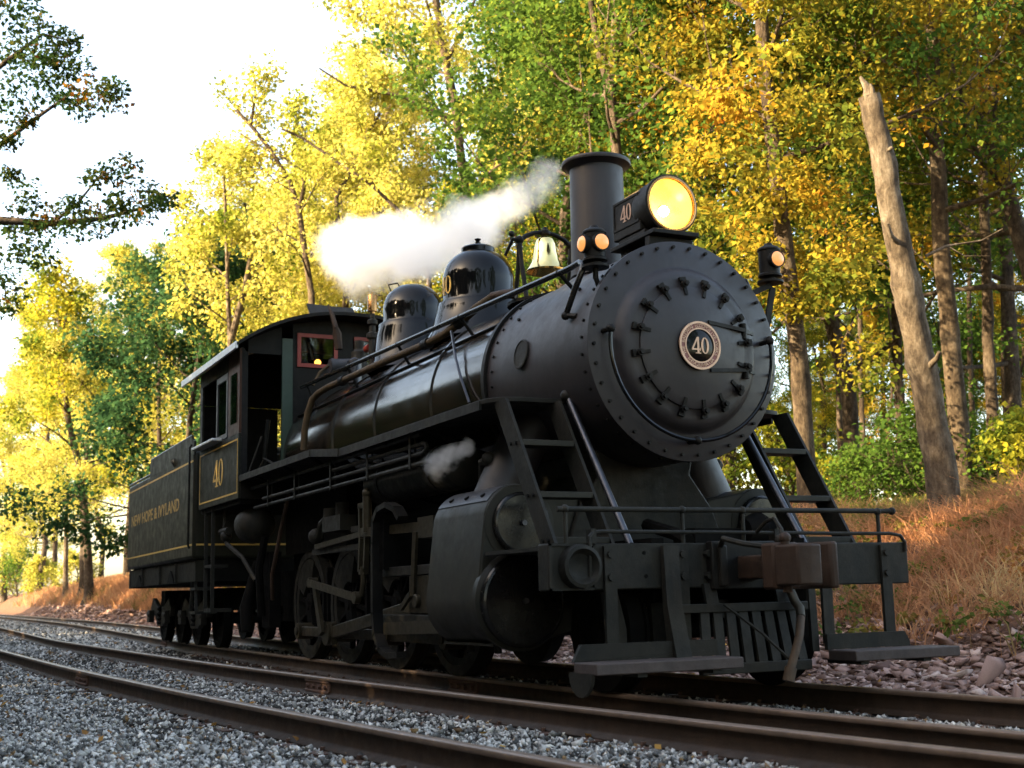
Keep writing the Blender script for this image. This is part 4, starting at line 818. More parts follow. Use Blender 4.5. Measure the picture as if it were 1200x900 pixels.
# ------------------------------------------------------------------ cab
YC = 1.42; XF, XR = -7.98, -10.22; ZF = 1.97
cab = bpy.data.objects.new('cab', None); COL.objects.link(cab); cab.parent = L
def roof_z(y): 
    a = abs(y)/1.52; return 4.375-.475*(a**2.3)
for s in (-1, 1):
    yo, yi = s*YC, s*(YC-.03)
    part(MB().box(XR,XF,yo,yi,ZF,2.80), 'side_panel', 'tender' if s < 0 else 'black', cab, bevel=.004)
    part(MB().box(XR,XR+.14,yo,yi,2.803,3.90), 'rear_post', 'black', cab)
    part(MB().box(-8.56,XF,yo,yi,2.803,3.90), 'front_side_panel', 'maroon', cab)
    part(MB().box(XR+.143,-8.563,yo,yi,3.70,3.90), 'window_header', 'black', cab)
    part(MB().box(-8.66,-8.60,yo+s*.003,yi-s*.02,2.82,3.68).box(-9.22,-9.17,yo+s*.001,yi-s*.018,2.82,3.68).box(-9.17,-8.66,yo,yi-s*.015,3.60,3.68).box(-9.17,-8.66,yo,yi-s*.015,2.82,2.88), 'sliding_window', 'roofgrey' if s < 0 else 'maroon', cab)
    part(MB().box(-9.17,-8.66,s*(YC-.012),s*(YC-.016),2.88,3.60), 'pane', 'glass', cab)
    part(MB().box(XR+.05,-8.9,s*(YC-.05),s*(YC+.13),2.803,2.84), 'arm_rest', 'silver' if s < 0 else 'black', cab, bevel=.008)
    part(MB().box(-8.44,-8.10,s*(YC+.001),s*(YC+.006),2.95,3.60), 'quarter_light', 'glass', cab)
# front wall with openings
fw = MB()
FW0, FW1 = XF-.03, XF
def wall_poly(poly): fw.prism(poly, lambda p, q, t: (t, p, q), FW0, FW1)
for s in (-1, 1):
    def W(pts): wall_poly([(s*a, b) for a, b in pts])
    W([(YC-.031,2.26),(1.31,2.26),(1.31,3.84),(YC-.031,3.92)])
    W([(1.31,3.84),(.87,3.84),(.87,roof_z(.87)-.03),(1.10,roof_z(1.10)-.03),(1.31,roof_z(1.31)-.03)])
    W([(.72,2.2),(.66,2.2),(.66,roof_z(.66)-.03),(.72,roof_z(.72)-.03)])
    W([(.66,2.2),(.11,2.2),(.11,3.705),(.66,3.705)])
    W([(.66,4.14),(.11,4.14),(.11,roof_z(.11)-.03),(.4,roof_z(.4)-.03),(.66,roof_z(.66)-.03)])
    W([(YC-.031,ZF),(.70,ZF),(.70,2.2),(YC-.031,2.2)])
wall_poly([(-.11,2.2),(.11,2.2),(.11,roof_z(.11)-.03),(0,roof_z(0)-.03),(-.11,roof_z(.11)-.03)])
part(fw, 'front_wall', 'black', cab)
for s in (-1, 1):
    part(MB().box(XF-.035,XF+.012,s*.865,s*.725,2.27,4.06), 'front_door_edge', 'green', cab)
    wf = part(MB().box(XF+.001,XF+.022,s*.115,s*.665,3.695,3.745).box(XF+.001,XF+.022,s*.115,s*.665,4.095,4.145).box(XF+.0015,XF+.021,s*.115,s*.165,3.746,4.094).box(XF+.0015,XF+.021,s*.615,s*.665,3.746,4.094), 'window_frame', 'red', cab)
    part(MB().box(XF-.012,XF-.008,s*.165,s*.615,3.745,4.095), 'front_pane', 'glass', cab)
rw = MB(); RW = XR+.02
def rwall(pts): rw.prism(pts, lambda p, q, t: (t, p, q), RW, RW+.025)
rwall([(-1.385,3.46),(1.385,3.46),(1.385,3.90),(1.0,roof_z(1.0)-.03),(.5,roof_z(.5)-.03),(0,roof_z(0)-.03),(-.5,roof_z(.5)-.03),(-1.0,roof_z(1.0)-.03),(-1.385,3.90)])
rwall([(-1.385,ZF),(-.30,ZF),(-.30,3.455),(-1.385,3.455)]); rwall([(.62,ZF),(1.385,ZF),(1.385,3.455),(.62,3.455)])
part(rw, 'rear_wall', 'dark', cab)
# lining and number on the cab side
for s in (-1, 1):
    ln = MB(); y0, y1 = s*(YC-.001), s*(YC+.004)
    ln.box(XR+.05,XF-.05,y0,y1,2.715,2.735).box(XR+.05,XF-.05,y0,y1,2.04,2.06).box(XR+.05,XR+.066,y0,y1,2.061,2.714).box(XF-.066,XF-.05,y0,y1,2.061,2.714)
    part(ln, 'lining', 'gold', cab)
part(forty(MB(), lambda x, y, t: (-9.08+x*1.25, -(YC-.001)-t, 2.39+y), .36, .005), 'cab_number', 'gold', cab)
part(forty(MB(), lambda x, y, t: (-9.08-x*1.25, (YC-.001)+t, 2.39+y), .36, .005), 'cab_number', 'gold', cab)
# roof
yv = np.linspace(-1.55, 1.55, 25); rv_ = []
top = [(y, roof_z(y)+.022) for y in yv]; bot = [(y, roof_z(y)-.022) for y in yv[::-1]]
rf = part(MB().prism(top+bot, lambda p, q, t: (t, p, q), -10.88, -7.62), 'roof', 'black', cab, angle=25)
for s in (-1, 1): part(MB().box(-10.88,-7.62,s*1.535,s*1.565,roof_z(1.55)-.055,roof_z(1.55)+.035), 'roof_gutter', 'silver', cab, bevel=.004)
hp = [px_x(u, v, -8.7) for u, v in ((365.5,374),(359.5,355.5),(380,358),(401,360),(413,361),(419,374))]
part(MB().prism([(p[1], p[2]) for p in hp], lambda p, q, t: (-8.7+t, p, q), -.03, 0), 'roof_hatch', 'roofgrey', cab)
# inside: backhead, floor, lamp, far wall stays
part(MB().lathe([(0,-8.35),(.70,-8.35),(.80,-8.30),(.80,-7.98)], 'x', (0,0,2.50), 32), 'backhead', 'dark', cab)
part(MB().box(XR,XF-.04,-1.38,1.38,ZF-.06,ZF), 'cab_floor', 'dark', cab)
part(MB().sphere((-8.15,-.33,3.80), .045, 10, 8), 'cab_lamp', 'cablamp', cab)
part(MB().tube([(-8.3,-.42,3.62),(-8.22,-.36,3.75)], .015, 6).tube([(-8.2,-.45,4.08),(-8.15,-.40,3.84)], .02, 6), 'lamp_bracket', 'rod', cab)
part(MB().tube([(-8.6,-.95,2.0),(-8.45,-.95,2.7),(-8.5,-.9,3.05)], .03, 8).box(-9.5,-9.1,-1.3,-.85,2.35,2.42).box(-9.35,-9.25,-1.2,-1.1,2.0,2.35), 'seat_and_lever', 'grime', cab)
part(MB().bar((XF+.02,-1.30,2.27),(XF+.10,-1.15,2.75),.04,.02).tube([(XF+.05,-1.2,2.27),(XF+.25,-1.15,2.45),(XF+.30,-1.05,2.38)], .02, 6), 'grab_iron', 'grime', cab)
# below the cab: air tank end, injector, pipes, step
tk = part(MB().lathe([(0,.30),(.13,.28),(.20,.22),(.235,.12),(.24,-.15),(.2,-.28),(0,-.33)], 'x', (-8.35,-1.10,1.66), 26), 'main_air_tank', 'grime')
part(MB().tube([(-9.3,-1.25,1.95),(-9.3,-1.27,1.60),(-9.15,-1.27,1.45),(-8.6,-1.2,1.25),(-8.3,-1.1,.95)], .03, 8).sphere((-9.2,-1.27,1.55),.08,8,6).cyl((-9.45,-1.27,1.62),(-9.05,-1.27,1.62),.05,10), 'injector', 'grime')
part(MB().box(-10.0,-9.55,-1.38,-1.10,.55,.60).bar((-9.98,-1.36,.55),(-9.98,-1.36,1.95),.05,.02).bar((-9.57,-1.36,.55),(-9.57,-1.36,1.95),.05,.02).box(-10.0,-9.55,-1.38,-1.15,1.15,1.19), 'cab_step', 'grime')
part(MB().tube([(-8.05,-1.05,1.5),(-8.15,-1.1,1.1),(-8.2,-1.05,.5)], .05, 8).box(-8.35,-8.0,-1.0,-.85,.35,1.3), 'blowdown_pipe', 'dark')
part(MB().tube([(-8.75,-.95,1.2),(-8.75,-1.1,.6),(-8.70,-1.1,.30)], [.06,.09,.08], 10), 'overflow_pipe', 'dark')

# ------------------------------------------------------------------ tender
T = thing('tender', 'black tender with gold lettering coupled behind the cab', 'tender', (-10.5, 0, 0))
T.rotation_euler = (0, 0, R(-1.0))
def tp(mb, name, mat, parent=None, **k): return mb.build(name, M[mat], T if parent is None else parent, **k)
TL, TY = 6.10, 1.42                                           # local x from -0.05 back to -6.1
tank = tp(MB().box(-TL,-.05,-TY,TY,1.30,2.85), 'tank', 'tender', bevel=.05)
cbw = tp(MB().prism([(-.06,2.80),(-.06,3.00),(-.10,3.02),(-.16,3.02),(-.24,3.09),(-3.74,3.09),(-3.80,3.05),(-3.80,2.80)], lambda p, q, t: (p, t, q), -TY-.002, -TY+.03), 'coal_board', 'tender')
tp(MB().prism([(-.06,2.80),(-.06,3.00),(-.10,3.02),(-.16,3.02),(-.24,3.09),(-3.74,3.09),(-3.80,3.05),(-3.80,2.80)], lambda p, q, t: (p, t, q), TY-.03, TY+.002), 'coal_board', 'tender')
tp(MB().tube([(-.24,-TY+.012,3.10),(-3.74,-TY+.012,3.10)], .02, 6).tube([(-3.8,-TY+.012,2.86),(-TL+.05,-TY+.012,2.862)], .018, 6), 'board_rim', 'roofgrey')
tp(MB().box(-3.8,-3.75,-TY+.03,TY-.03,2.83,3.05), 'coal_gate', 'tender')
cg = np.random.default_rng(7); n = 900; P = np.stack([-.3-cg.random(n)*3.4, cg.uniform(-1.35,1.35,n), np.zeros(n)], 1); P[:,2] = 2.84+.14*(1-(P[:,1]/1.4)**2)*cg.random(n)
V, F = rocks_mesh(P, cg.uniform(.08,.2,n), 12); o = np_obj('coal', V, F, M['coal'], T); o['kind'] = 'stuff'
for s in (-1, 1):
    for z in (2.715, 1.505): tp(MB().box(-TL+.05,-.10,s*(TY-.002),s*(TY+.003),z-.013,z+.013), 'lining', 'gold')
tp(MB().box(-.052,-.045,-TY+.05,TY-.05,1.492,1.518), 'lining', 'gold')
for s in (-1, 1):
    me = text_mesh('NEW HOPE & IVYLAND', .27, .002, .004); me.materials.append(M['dullgold'])
    xs_ = [v.co.x for v in me.vertices]; wd = max(xs_)-min(xs_)
    o = bpy.data.objects.new('lettering', me); COL.objects.link(o); o.parent = T; o['kind'] = 'stuff'
    o.location = (-3.40, s*(TY+.001), 2.15); o.rotation_euler = (R(90), 0, 0 if s < 0 else PI); o.scale = (4.55/wd, 1, 1)
tp(MB().box(-TL+.05,-.10,-1.2,1.2,.98,1.295), 'tender_frame', 'dark')
tp(MB().box(-TL-.02,-.12,-TY+.06,-TY+.20,.985,1.29).box(-TL-.02,-.12,TY-.20,TY-.06,.985,1.29), 'side_sill', 'cream')
tp(MB().box(-TL-.06,-TL+.05,-TY+.05,TY-.05,.96,1.29), 'rear_beam', 'grime')
for x in (-1.5,-2.9,-4.6): tp(MB().bar((x,-TY+.055,1.29),(x,-TY+.055,.985),.06,.01,up=(1,0,0)), 'sill_rib', 'grime')
tp(MB().box(-.55,-.10,-1.36,-1.05,.52,.56).bar((-.53,-1.34,.52),(-.40,-1.34,1.0),.04,.02).bar((-.12,-1.34,.52),(-.2,-1.34,1.0),.04,.02).box(-.5,-.12,-1.36,-1.1,.86,.90), 'tender_step', 'grime')
tp(MB().tube([(-.08,-TY-.04,1.45),(-.08,-TY-.06,1.5),(-.08,-TY-.06,2.9),(-.08,-TY-.03,2.95)], .018, 6), 'grab_rail', 'black')
for cx in (-1.95,-4.95):                                       # two four-wheel trucks
    for s in (-1, 1):
        tf = tp(MB().prism([(cx-1.0,.60),(cx-.78,.78),(cx-.30,.62),(cx+.30,.62),(cx+.78,.78),(cx+1.0,.60),(cx+.95,.46),(cx+.55,.46),(cx+.28,.28),(cx-.28,.28),(cx-.55,.46),(cx-.95,.46)], lambda p, q, t: (p, s*t, q), .92, 1.0), 'truck_side_frame', 'grime', bevel=.012)
        for dx in (-.78,.78):
            tp(MB().box(cx+dx-.12,cx+dx+.12,s*.99,s*1.08,.34,.56).bar((cx+dx-.1,s*1.085,.50),(cx+dx+.1,s*1.085,.47),.02,.06), 'journal_box', 'grime', tf, bevel=.01)
            ww = wheel('truck_wheel', .42, 0, 0, T, cx+dx, .735, s, .10, 'dark')
        tp(MB().lathe([(.07,.32),(.10,.34),(.07,.38),(.10,.42),(.07,.46),(.10,.50),(.07,.54),(.10,.58),(.07,.62)], 'z', (cx,s*.96,0), 12), 'coil_spring', 'dark', tf)
        tp(MB().prism([(cx-.30,.98),(cx+.30,.98),(cx+.12,1.12),(cx,1.18),(cx-.12,1.12)], lambda p, q, t: (p, s*t, q), 1.362, 1.385), 'bolster_cap', 'dark', tf)
    tp(MB().box(cx-.2,cx+.2,-.95,.95,.55,.90), 'truck_bolster', 'dark')
    for dx in (-.78,.78): tp(MB().cyl((cx+dx,-.75,.42),(cx+dx,.75,.42),.07,10), 'axle', 'dark')
tp(MB().bar((.0,0,.8),(1.2,0,.8),.2,.1).box(-TL-.5,-TL-.05,-.1,.1,.75,.95), 'drawbar', 'dark')

# ------------------------------------------------------------------ trees
def grow(g, mb, p, d, L_, r, lev, tips, cfg):
    """one limb with side shoots"""
    n = 4 if lev else 5; pts = [p]; q = p.copy(); dd = d.copy(); rs = [r]
    for k in range(n):
        dd = dd+g.normal(0, cfg['wig'], 3)+np.array((0,0,cfg['lift'])); dd /= np.linalg.norm(dd); q = q+dd*L_/n; pts.append(q.copy()); rs.append(max(r*(1-.8*(k+1)/n), .008))
    mb.tube(pts, rs, 6 if lev == 0 else 4, cap=False)
    if lev < cfg['lev']:
        m = cfg['shoots'][lev]
        for i in range(m):
            f = .3+.7*(i+g.random()*.6)/m; f = min(f, 1); k = min(int(f*n), n-1); base = pts[k]+(pts[k+1]-pts[k])*(f*n-k)
            a = g.normal(0, 1, 3); t = pts[k+1]-pts[k]; t /= np.linalg.norm(t); a -= t*a.dot(t); a /= np.linalg.norm(a); nd = t*.65+a*.8; nd[2] += .1; nd /= np.linalg.norm(nd)
            grow(g, mb, base, nd, L_*g.uniform(.38,.6), rs[k]*.5, lev+1, tips, cfg)
    if lev >= cfg['lev']-1:
        for k in range(2, n+1): tips.append((pts[k], cfg['cl']*g.uniform(.7,1.25)))
        tips.append((pts[-1], cfg['cl']*g.uniform(.8,1.3)))
def make_tree(name, label, path, r0, r1, leaf, barkm, seed, limb=5., z0f=.3, nlimb=14, nleaf=26000, size=.14, cl=.75, lift=.10, extra=(), group=None, cat='tree', toplimb=.45, clumps=(), cln=0):
    """path: list of 3-D trunk points (world). extra: bare limbs [(pts, r0, r1)]"""
    g = np.random.default_rng(seed); path = [np.array(p, float) for p in path]; base = path[0].copy()
    t = thing(name, label, cat, tuple(base), group)
    P = [p-base for p in path]; P[0] = P[0]-np.array((0,0,.25))
    # smooth + resample trunk
    ss = np.concatenate([[0], np.cumsum([np.linalg.norm(P[i+1]-P[i]) for i in range(len(P)-1)])]); tot = ss[-1]; m = 40
    sv2 = np.linspace(0, tot, m); PA = np.array(P); Q = np.stack([np.interp(sv2, ss, PA[:,k]) for k in range(3)], 1)
    wob = np.cumsum(g.normal(0, .009, (m-2, 3)), 0); wob -= np.linspace(0, 1, m-2)[:,None]*wob[-1]; Q[1:-1] += wob*(1 if r0 > .1 else .5)
    rad = r0+(r1-r0)*(sv2/tot)**.85; rad[0] *= 1.45; rad[1] *= 1.1
    tr = MB().tube(Q, list(rad), 14); a1, a2 = g.uniform(0, 6.28, 2)
    for i in range(m):
        kn = 1+.10*max(0, g.normal(-.6, 1)); fl = math.exp(-sv2[i]/.5)
        for k in range(14):
            th = 2*PI*k/14; f_ = kn*(1+.05*math.sin(3*th+a1+i*.15)+g.normal(0, .022)+fl*.25*max(0, math.sin(4*th+a2)))
            c_ = Q[i]; v_ = np.array(tr.v[i*14+k]); tr.v[i*14+k] = tuple(c_+(v_-c_)*f_)
    for pts, ra, rb in extra:
        pts = [np.array(p, float)-base for p in pts]; k = len(pts); tr.tube(pts, [ra+(rb-ra)*i/(k-1) for i in range(k)], 7)
    mbk = MB(); tips = []
    cfg = dict(wig=.16, lift=lift, lev=2, shoots=(5,3,0), cl=cl)
    if leaf is not None:
        for i in range(nlimb):
            f = z0f+(1-z0f)*(i+.5*g.random())/nlimb; s_ = f*tot; p = np.array([np.interp(s_, sv2, Q[:,k]) for k in range(3)]); az = i*2.4+g.normal(0,.4)
            el = .25+.75*((f-z0f)/(1-z0f)); d = np.array((math.cos(az)*math.cos(el), math.sin(az)*math.cos(el), math.sin(el)*.8)); ln = limb*(1-(1-toplimb)*((f-z0f)/(1-z0f)))*g.uniform(.75,1.2)
            if nlimb <= 9: mbk = MB()
            grow(g, mbk, p, d, ln, max(np.interp(s_, sv2, rad)*.42, .02), 0, tips, cfg)
            if nlimb <= 9: mbk.build('limb', M[barkm], t, angle=60); mbk = MB()
    tips += [(np.array(c)-base, r) for c, r in clumps]
    part_ = tr.build('trunk', M[barkm], t, angle=60)
    if mbk.v: mbk.build('limbs', M[barkm], t, angle=60)
    if tips:
        C = np.array([c for c, _ in tips]); RAD = np.array([r for _, r in tips]); k = len(C)-len(clumps)
        N_ = np.concatenate([np.maximum((nleaf/max(k,1)*g.uniform(.5,1.5,k)).astype(int), 3), (cln*g.uniform(.5,1.5,len(clumps))).astype(int)])
        me = leaves_mesh('crown', C, RAD, N_, size, seed+1, M[leaf]); o = bpy.data.objects.new('crown', me); COL.objects.link(o); o.parent = t
    return t
def copy_tree(src, label, x, y, sc, rz, leaf=None, group=None, barkm=None):
    t = src.copy(); COL.objects.link(t); t.location = (x, y, float(hgt(x, y))-.1); t.scale = (sc*random.uniform(.9,1.1),)*2+(sc,); t.rotation_euler = (random.uniform(-.04,.04), random.uniform(-.04,.04), rz); t['label'] = label
    if group: t['group'] = group
    for ch in src.children:
        c = ch.copy(); COL.objects.link(c); c.parent = t
        mname = leaf if ch.name.startswith('crown') else barkm
        if mname: c.material_slots[0].link = 'OBJECT'; c.material_slots[0].material = M[mname]
    return t
random.seed(5)
D = px_d
def gz(p): p = np.array(p); return np.array((p[0], p[1], float(hgt(p[0], p[1]))))
def pth(uvs, dep): 
    pts = [D(u, v, dep) for u, v in uvs]; b = pts[0]; b[2] = min(b[2], float(hgt(b[0], b[1]))); return pts
# the leaning snag on the bank: broken top, no leaves
sn = pth([(1109,572),(1095,500),(1071,375),(1046,255),(1031,165),(1019,112)], 18.0)
tsn = make_tree('dead_tree', 'tall bare leaning trunk with a broken top on the weedy bank', sn, .24, .15, None, 'bark_snag', 11,
    extra=[([D(1019,118,18),D(1017,103,18),D(1008,90,18.05)],.11,.02), ([D(1024,120,17.95),D(1022,104,17.9),D(1020,98,17.9)],.05,.015), ([D(1052,285,17.9),D(1044,276,17.75),D(1040,262,17.7)],.045,.02), ([D(1088,430,17.9),D(1098,420,17.7),D(1101,412,17.65)],.05,.025), ([D(1036,180,17.9),D(1046,172,17.8)],.04,.02), ([D(1085,300,18),D(1110,288,18.1),D(1150,282,18.2),D(1175,268,18.2)],.025,.006), ([D(1110,288,18.1),D(1130,300,18.1),D(1160,300,18.1)],.012,.004)])
# other trees with a trunk of their own in the picture
gg = np.random.default_rng(31); gclumps = [(D(gg.uniform(800,1010), gg.uniform(-30,360), gg.uniform(21.5,25)), gg.uniform(.45,.85)) for _ in range(64)]
make_tree('tree', 'tree with a tall straight trunk and golden orange leaves behind the smokebox', pth([(944,560),(936,430),(922,320),(908,200),(894,60),(888,-90),(884,-240)], 24), .20, .09, 'leaf_gold', 'bark', 21, limb=4.0, z0f=.5, nlimb=18, nleaf=30000, size=.12, cl=.7, clumps=gclumps, cln=190)
make_tree('tree', 'brown trunked tree standing directly behind the leaning dead trunk', pth([(1124,520),(1113,380),(1101,250),(1097,100),(1092,-110),(1090,-250)], 27.5), .24, .10, 'leaf_green', 'bark', 22, limb=5, z0f=.42, nlimb=14, nleaf=30000, size=.12, cl=.7)
make_tree('tree', 'slim dark trunked tree to the right of the leaning dead trunk', pth([(1162,545),(1158,400),(1153,250),(1141,0),(1137,-160)], 31), .16, .07, 'leaf_gold', 'bark_dark', 23, limb=4.6, z0f=.45, nlimb=13, nleaf=25000, size=.125, cl=.65)
make_tree('tree', 'thin dark trunked tree between the ladder and the leaning dead trunk', pth([(1058,545),(1051,420),(1048,300),(1043,120),(1040,-60)], 35), .17, .07, 'leaf_olive', 'bark_dark', 24, limb=5, z0f=.4, nlimb=13, nleaf=25000, size=.13, cl=.65)
fk = D(717,112,29)
make_tree('tree', 'forked tree with two upright stems rising behind the smokestack', pth([(724,420),(723,300),(722,175),(717,112),(722,20),(724,-90),(726,-220)], 29), .17, .08, 'leaf_green', 'bark', 25, limb=4.6, z0f=.45, nlimb=14, nleaf=26000, size=.14, extra=[([fk, D(702,60,29.1), D(692,0,29.3), D(686,-80,29.5)], .11, .05)])
make_tree('tree', 'dark leaning trunk half hidden behind the smokestack and the steam', pth([(640,400),(662,250),(684,150),(712,70),(726,10),(735,-90)], 36), .20, .09, 'leaf_green', 'bark_dark', 26, limb=5, z0f=.42, nlimb=14, nleaf=26000, size=.16)
l1 = D(542,195,46)
make_tree('tree', 'tall slender yellow tree above the sand dome with a long bare side limb', pth([(560,420),(547,240),(534,130),(521,60),(508,-20),(496,-120),(490,-260)], 46), .23, .10, 'leaf_yellow', 'bark', 27, limb=5.5, z0f=.45, nlimb=13, nleaf=22000, size=.17,
    extra=[([D(534,140,46),D(503,129,45.8),D(472,113,45.6),D(441,107,45.4),D(405,100,45.2),D(374,80,45)], .10, .03), ([D(521,62,46),D(500,30,46.2),D(470,5,46.4)], .08,.03), ([D(524,70,46),D(545,30,46),D(560,-10,46)], .09,.04)])
make_tree('tree', 'leaning bare limbed tree above the cab roof', pth([(369,440),(365,345),(350,249),(339,213),(317,178),(294,147),(277,129)], 48), .24, .06, 'leaf_yellow', 'bark', 28, limb=3.0, z0f=.6, nlimb=9, nleaf=5000, size=.17,
    extra=[([D(350,250,48),D(357,215,47.8),D(352,200,47.6),D(327,180,47.5)], .10,.04), ([D(294,147,48),D(300,110,48),D(296,70,48)], .05,.015), ([D(317,178,48),D(295,165,48),D(270,150,48)], .04,.012)])
make_tree('tree', 'slanting dead limb of a tree above the steam cloud', pth([(520,400),(500,300),(468,249),(437,218),(397,191),(352,160),(330,151)], 44), .14, .04, 'leaf_yellow', 'bark_dark', 29, limb=2.2, z0f=.6, nlimb=6, nleaf=2500, size=.16, extra=[([D(437,218,44),D(425,185,44),D(430,150,44)], .04,.012)])
make_tree('tree', 'pale forked tree rising beyond the cab of the locomotive', pth([(270,470),(270,400),(267,330),(265,262),(262,200)], 54), .22, .05, 'leaf_yellow', 'bark_pale', 30, limb=3.6, z0f=.55, nlimb=10, nleaf=9000, size=.18, extra=[([D(271,398,54),D(288,335,53.8),D(298,275,53.7),D(303,235,53.6)], .16,.05)])
make_tree('tree', 'straight trunked green tree behind the tender on the far bank', pth([(106,690),(100,610),(93,545),(80,490),(72,420),(68,350)], 86), .34, .12, 'leaf_olive', 'bark_dark', 31, limb=5.5, z0f=.4, nlimb=14, nleaf=14000, size=.26, cl=1.0)
make_tree('tree', 'slim pale trunked tree on the far bank behind the tender', pth([(77,692),(78,600),(79,540),(82,470),(84,420)], 104), .22, .09, 'leaf_yellow', 'bark_pale', 32, limb=4.6, z0f=.4, nlimb=12, nleaf=10000, size=.26, cl=1.0, extra=[([D(78,560,104),D(60,520,104),D(40,505,104)],.09,.03), ([D(79,545,104),D(70,500,104),D(66,470,104)],.08,.03)])
# bluish green tree in the shade between the tender and the cab
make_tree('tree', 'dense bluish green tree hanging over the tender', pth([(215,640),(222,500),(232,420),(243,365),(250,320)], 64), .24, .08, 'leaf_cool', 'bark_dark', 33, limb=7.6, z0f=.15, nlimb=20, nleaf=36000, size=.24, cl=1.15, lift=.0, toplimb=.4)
# fill trees: a few kinds, copied
kinds = []
for k, (lf, hh) in enumerate((('leaf_gold',21),('leaf_olive',23),('leaf_yellow',22),('leaf_green',19))):
    x, y = (-46, 30) if k == 0 else (-20-14*k, 34+3*k); z = float(hgt(x, y)); gg = np.random.default_rng(90+k)
    pts = [(x+gg.normal(0,.25)*i, y+gg.normal(0,.25)*i, z+hh*i/5) for i in range(6)]
    lbl = ['golden','olive green','bright yellow','dark green'][k]+' tree deep inside the wood, trunk hidden by others'
    kinds.append(make_tree('woodland_tree', lbl, pts, .26, .07, lf, 'bark_dark', 100+k, limb=5.4, z0f=.22, nlimb=20, nleaf=40000, size=.14, cl=.70, group='trees of the wood behind the locomotive'))
fill = [ # u of trunk, depth, kind, leaf, scale, where it stands
 (1235,27,1,'leaf_gold',.9,'beyond the slim dark trunked tree'),(1190,38,0,'leaf_green',1,'behind the slim dark trunked tree'),(1000,36,3,'leaf_green',1,'between the tall straight trunk and the dead one'),
 (850,34,1,'leaf_gold',.95,'just behind the lit headlight'),(770,36,3,'leaf_green',1.05,'between smokestack and headlight'),(690,48,3,'leaf_green',1.1,'behind the smokestack and bell'),(650,50,1,'leaf_olive',1,'rising behind the bell'),
 (590,64,0,'leaf_yellow',1.05,'behind the sand dome'),(465,62,2,'leaf_yellow',1,'behind the steam dome'),(440,60,1,'leaf_yellow',1.1,'behind the whistle'),(390,56,0,'leaf_yellow',1.0,'behind the roof hatch of the cab'),(340,66,2,'leaf_yellow',.95,'behind the front window of the cab'),
 (560,66,3,'leaf_olive',1.1,'second row back over the sand dome'),(700,58,0,'leaf_yellow',1.1,'second row back over the smokestack'),
 (1230,50,3,'leaf_green',1,'second row back past the slim dark trunk'),(300,76,1,'leaf_yellow',.95,'behind the cab roof gutter'),(255,84,0,'leaf_yellow',.85,'between cab and tender'),(215,96,2,'leaf_yellow',.95,'behind the front of the tender'),(170,104,1,'leaf_yellow',.9,'behind the middle of the tender'),
 (120,118,2,'leaf_yellow',.9,'behind the rear end of the tender'),(66,150,0,'leaf_yellow',1.25,'far down the line, second row'),(10,172,2,'leaf_yellow',1.45,'farthest down the line'),(40,165,3,'leaf_olive',.9,'small, far down the line'),(200,80,2,'leaf_yellow',.92,'over the coal of the tender'),(150,86,0,'leaf_yellow',.98,'over the tender lettering'),
 (100,96,1,'leaf_yellow',.98,'close to the straight trunked green tree'),(48,140,2,'leaf_yellow',1.3,'close to the slim pale trunked tree'),(-20,180,0,'leaf_yellow',1.5,'overhanging the far end of the rails'),
 (330,92,0,'leaf_yellow',1.2,'last row back over the cab'),(430,86,2,'leaf_yellow',1.3,'last row back over the steam cloud'),
 ]
ADJ = {'leaf_gold':'golden leaved tree','leaf_olive':'olive green tree','leaf_yellow':'bright yellow tree','leaf_green':'dark green tree'}
for (u, dep, k, lf, s, where) in fill:
    p = D(u, 600, dep); copy_tree(kinds[k], ADJ[lf]+' '+where, p[0], p[1], s, random.uniform(0, 6.28), lf, 'trees of the wood behind the locomotive')
for (u, dep, k, lf, s, where) in [(960,50,0,'leaf_olive',.42,'under the tall straight trunked tree'),(1015,56,3,'leaf_green',.5,'under the thin dark trunked tree'),(1050,48,2,'leaf_gold',.40,'under the trees behind the dead trunk'),(1085,62,1,'leaf_olive',.55,'deep under the trees behind the dead trunk'),(1135,52,3,'leaf_green',.45,'under the brown trunked tree'),(1175,58,2,'leaf_olive',.52,'under the slim dark trunked tree'),(1215,48,0,'leaf_gold',.42,'under the trees above the weedy bank'),(1250,56,1,'leaf_green',.5,'under the trees past the slim dark trunk'),(930,62,1,'leaf_green',.6,'deep under the trees behind the smokebox'),(1000,70,2,'leaf_yellow',.6,'deepest under the trees behind the far ladder'),(1150,74,0,'leaf_yellow',.65,'deepest under the trees behind the weedy bank'),(1230,72,3,'leaf_olive',.65,'deepest under the trees past the dead trunk')]:
    p = D(u, 600, dep); copy_tree(kinds[k], 'young '+ADJ[lf]+' '+where, p[0], p[1], s, random.uniform(0, 6.28), lf, 'trees of the wood behind the locomotive')
for i, (u, dep, rr_, where) in enumerate([(985,40,.10,'beside the tall straight trunk'),(1012,46,.11,'left of the thin dark trunk, between it and the pale one'),(1035,52,.12,'close beside the thin dark trunk'),(1078,44,.10,'glimpsed left of the leaning dead trunk'),(1140,48,.12,'between the brown trunk and the slim dark one'),(1180,44,.11,'past the slim dark trunk'),(965,54,.12,'glimpsed through the far ladder')]):
    make_tree('tree', 'slender dark trunk '+where, pth([(u,560),(u-3,430),(u-4,300),(u-9,150),(u-12,0)], dep), rr_, .05, 'leaf_olive', 'bark_dark', 300+i, limb=3, z0f=.46, nlimb=9, nleaf=6000, size=.13)
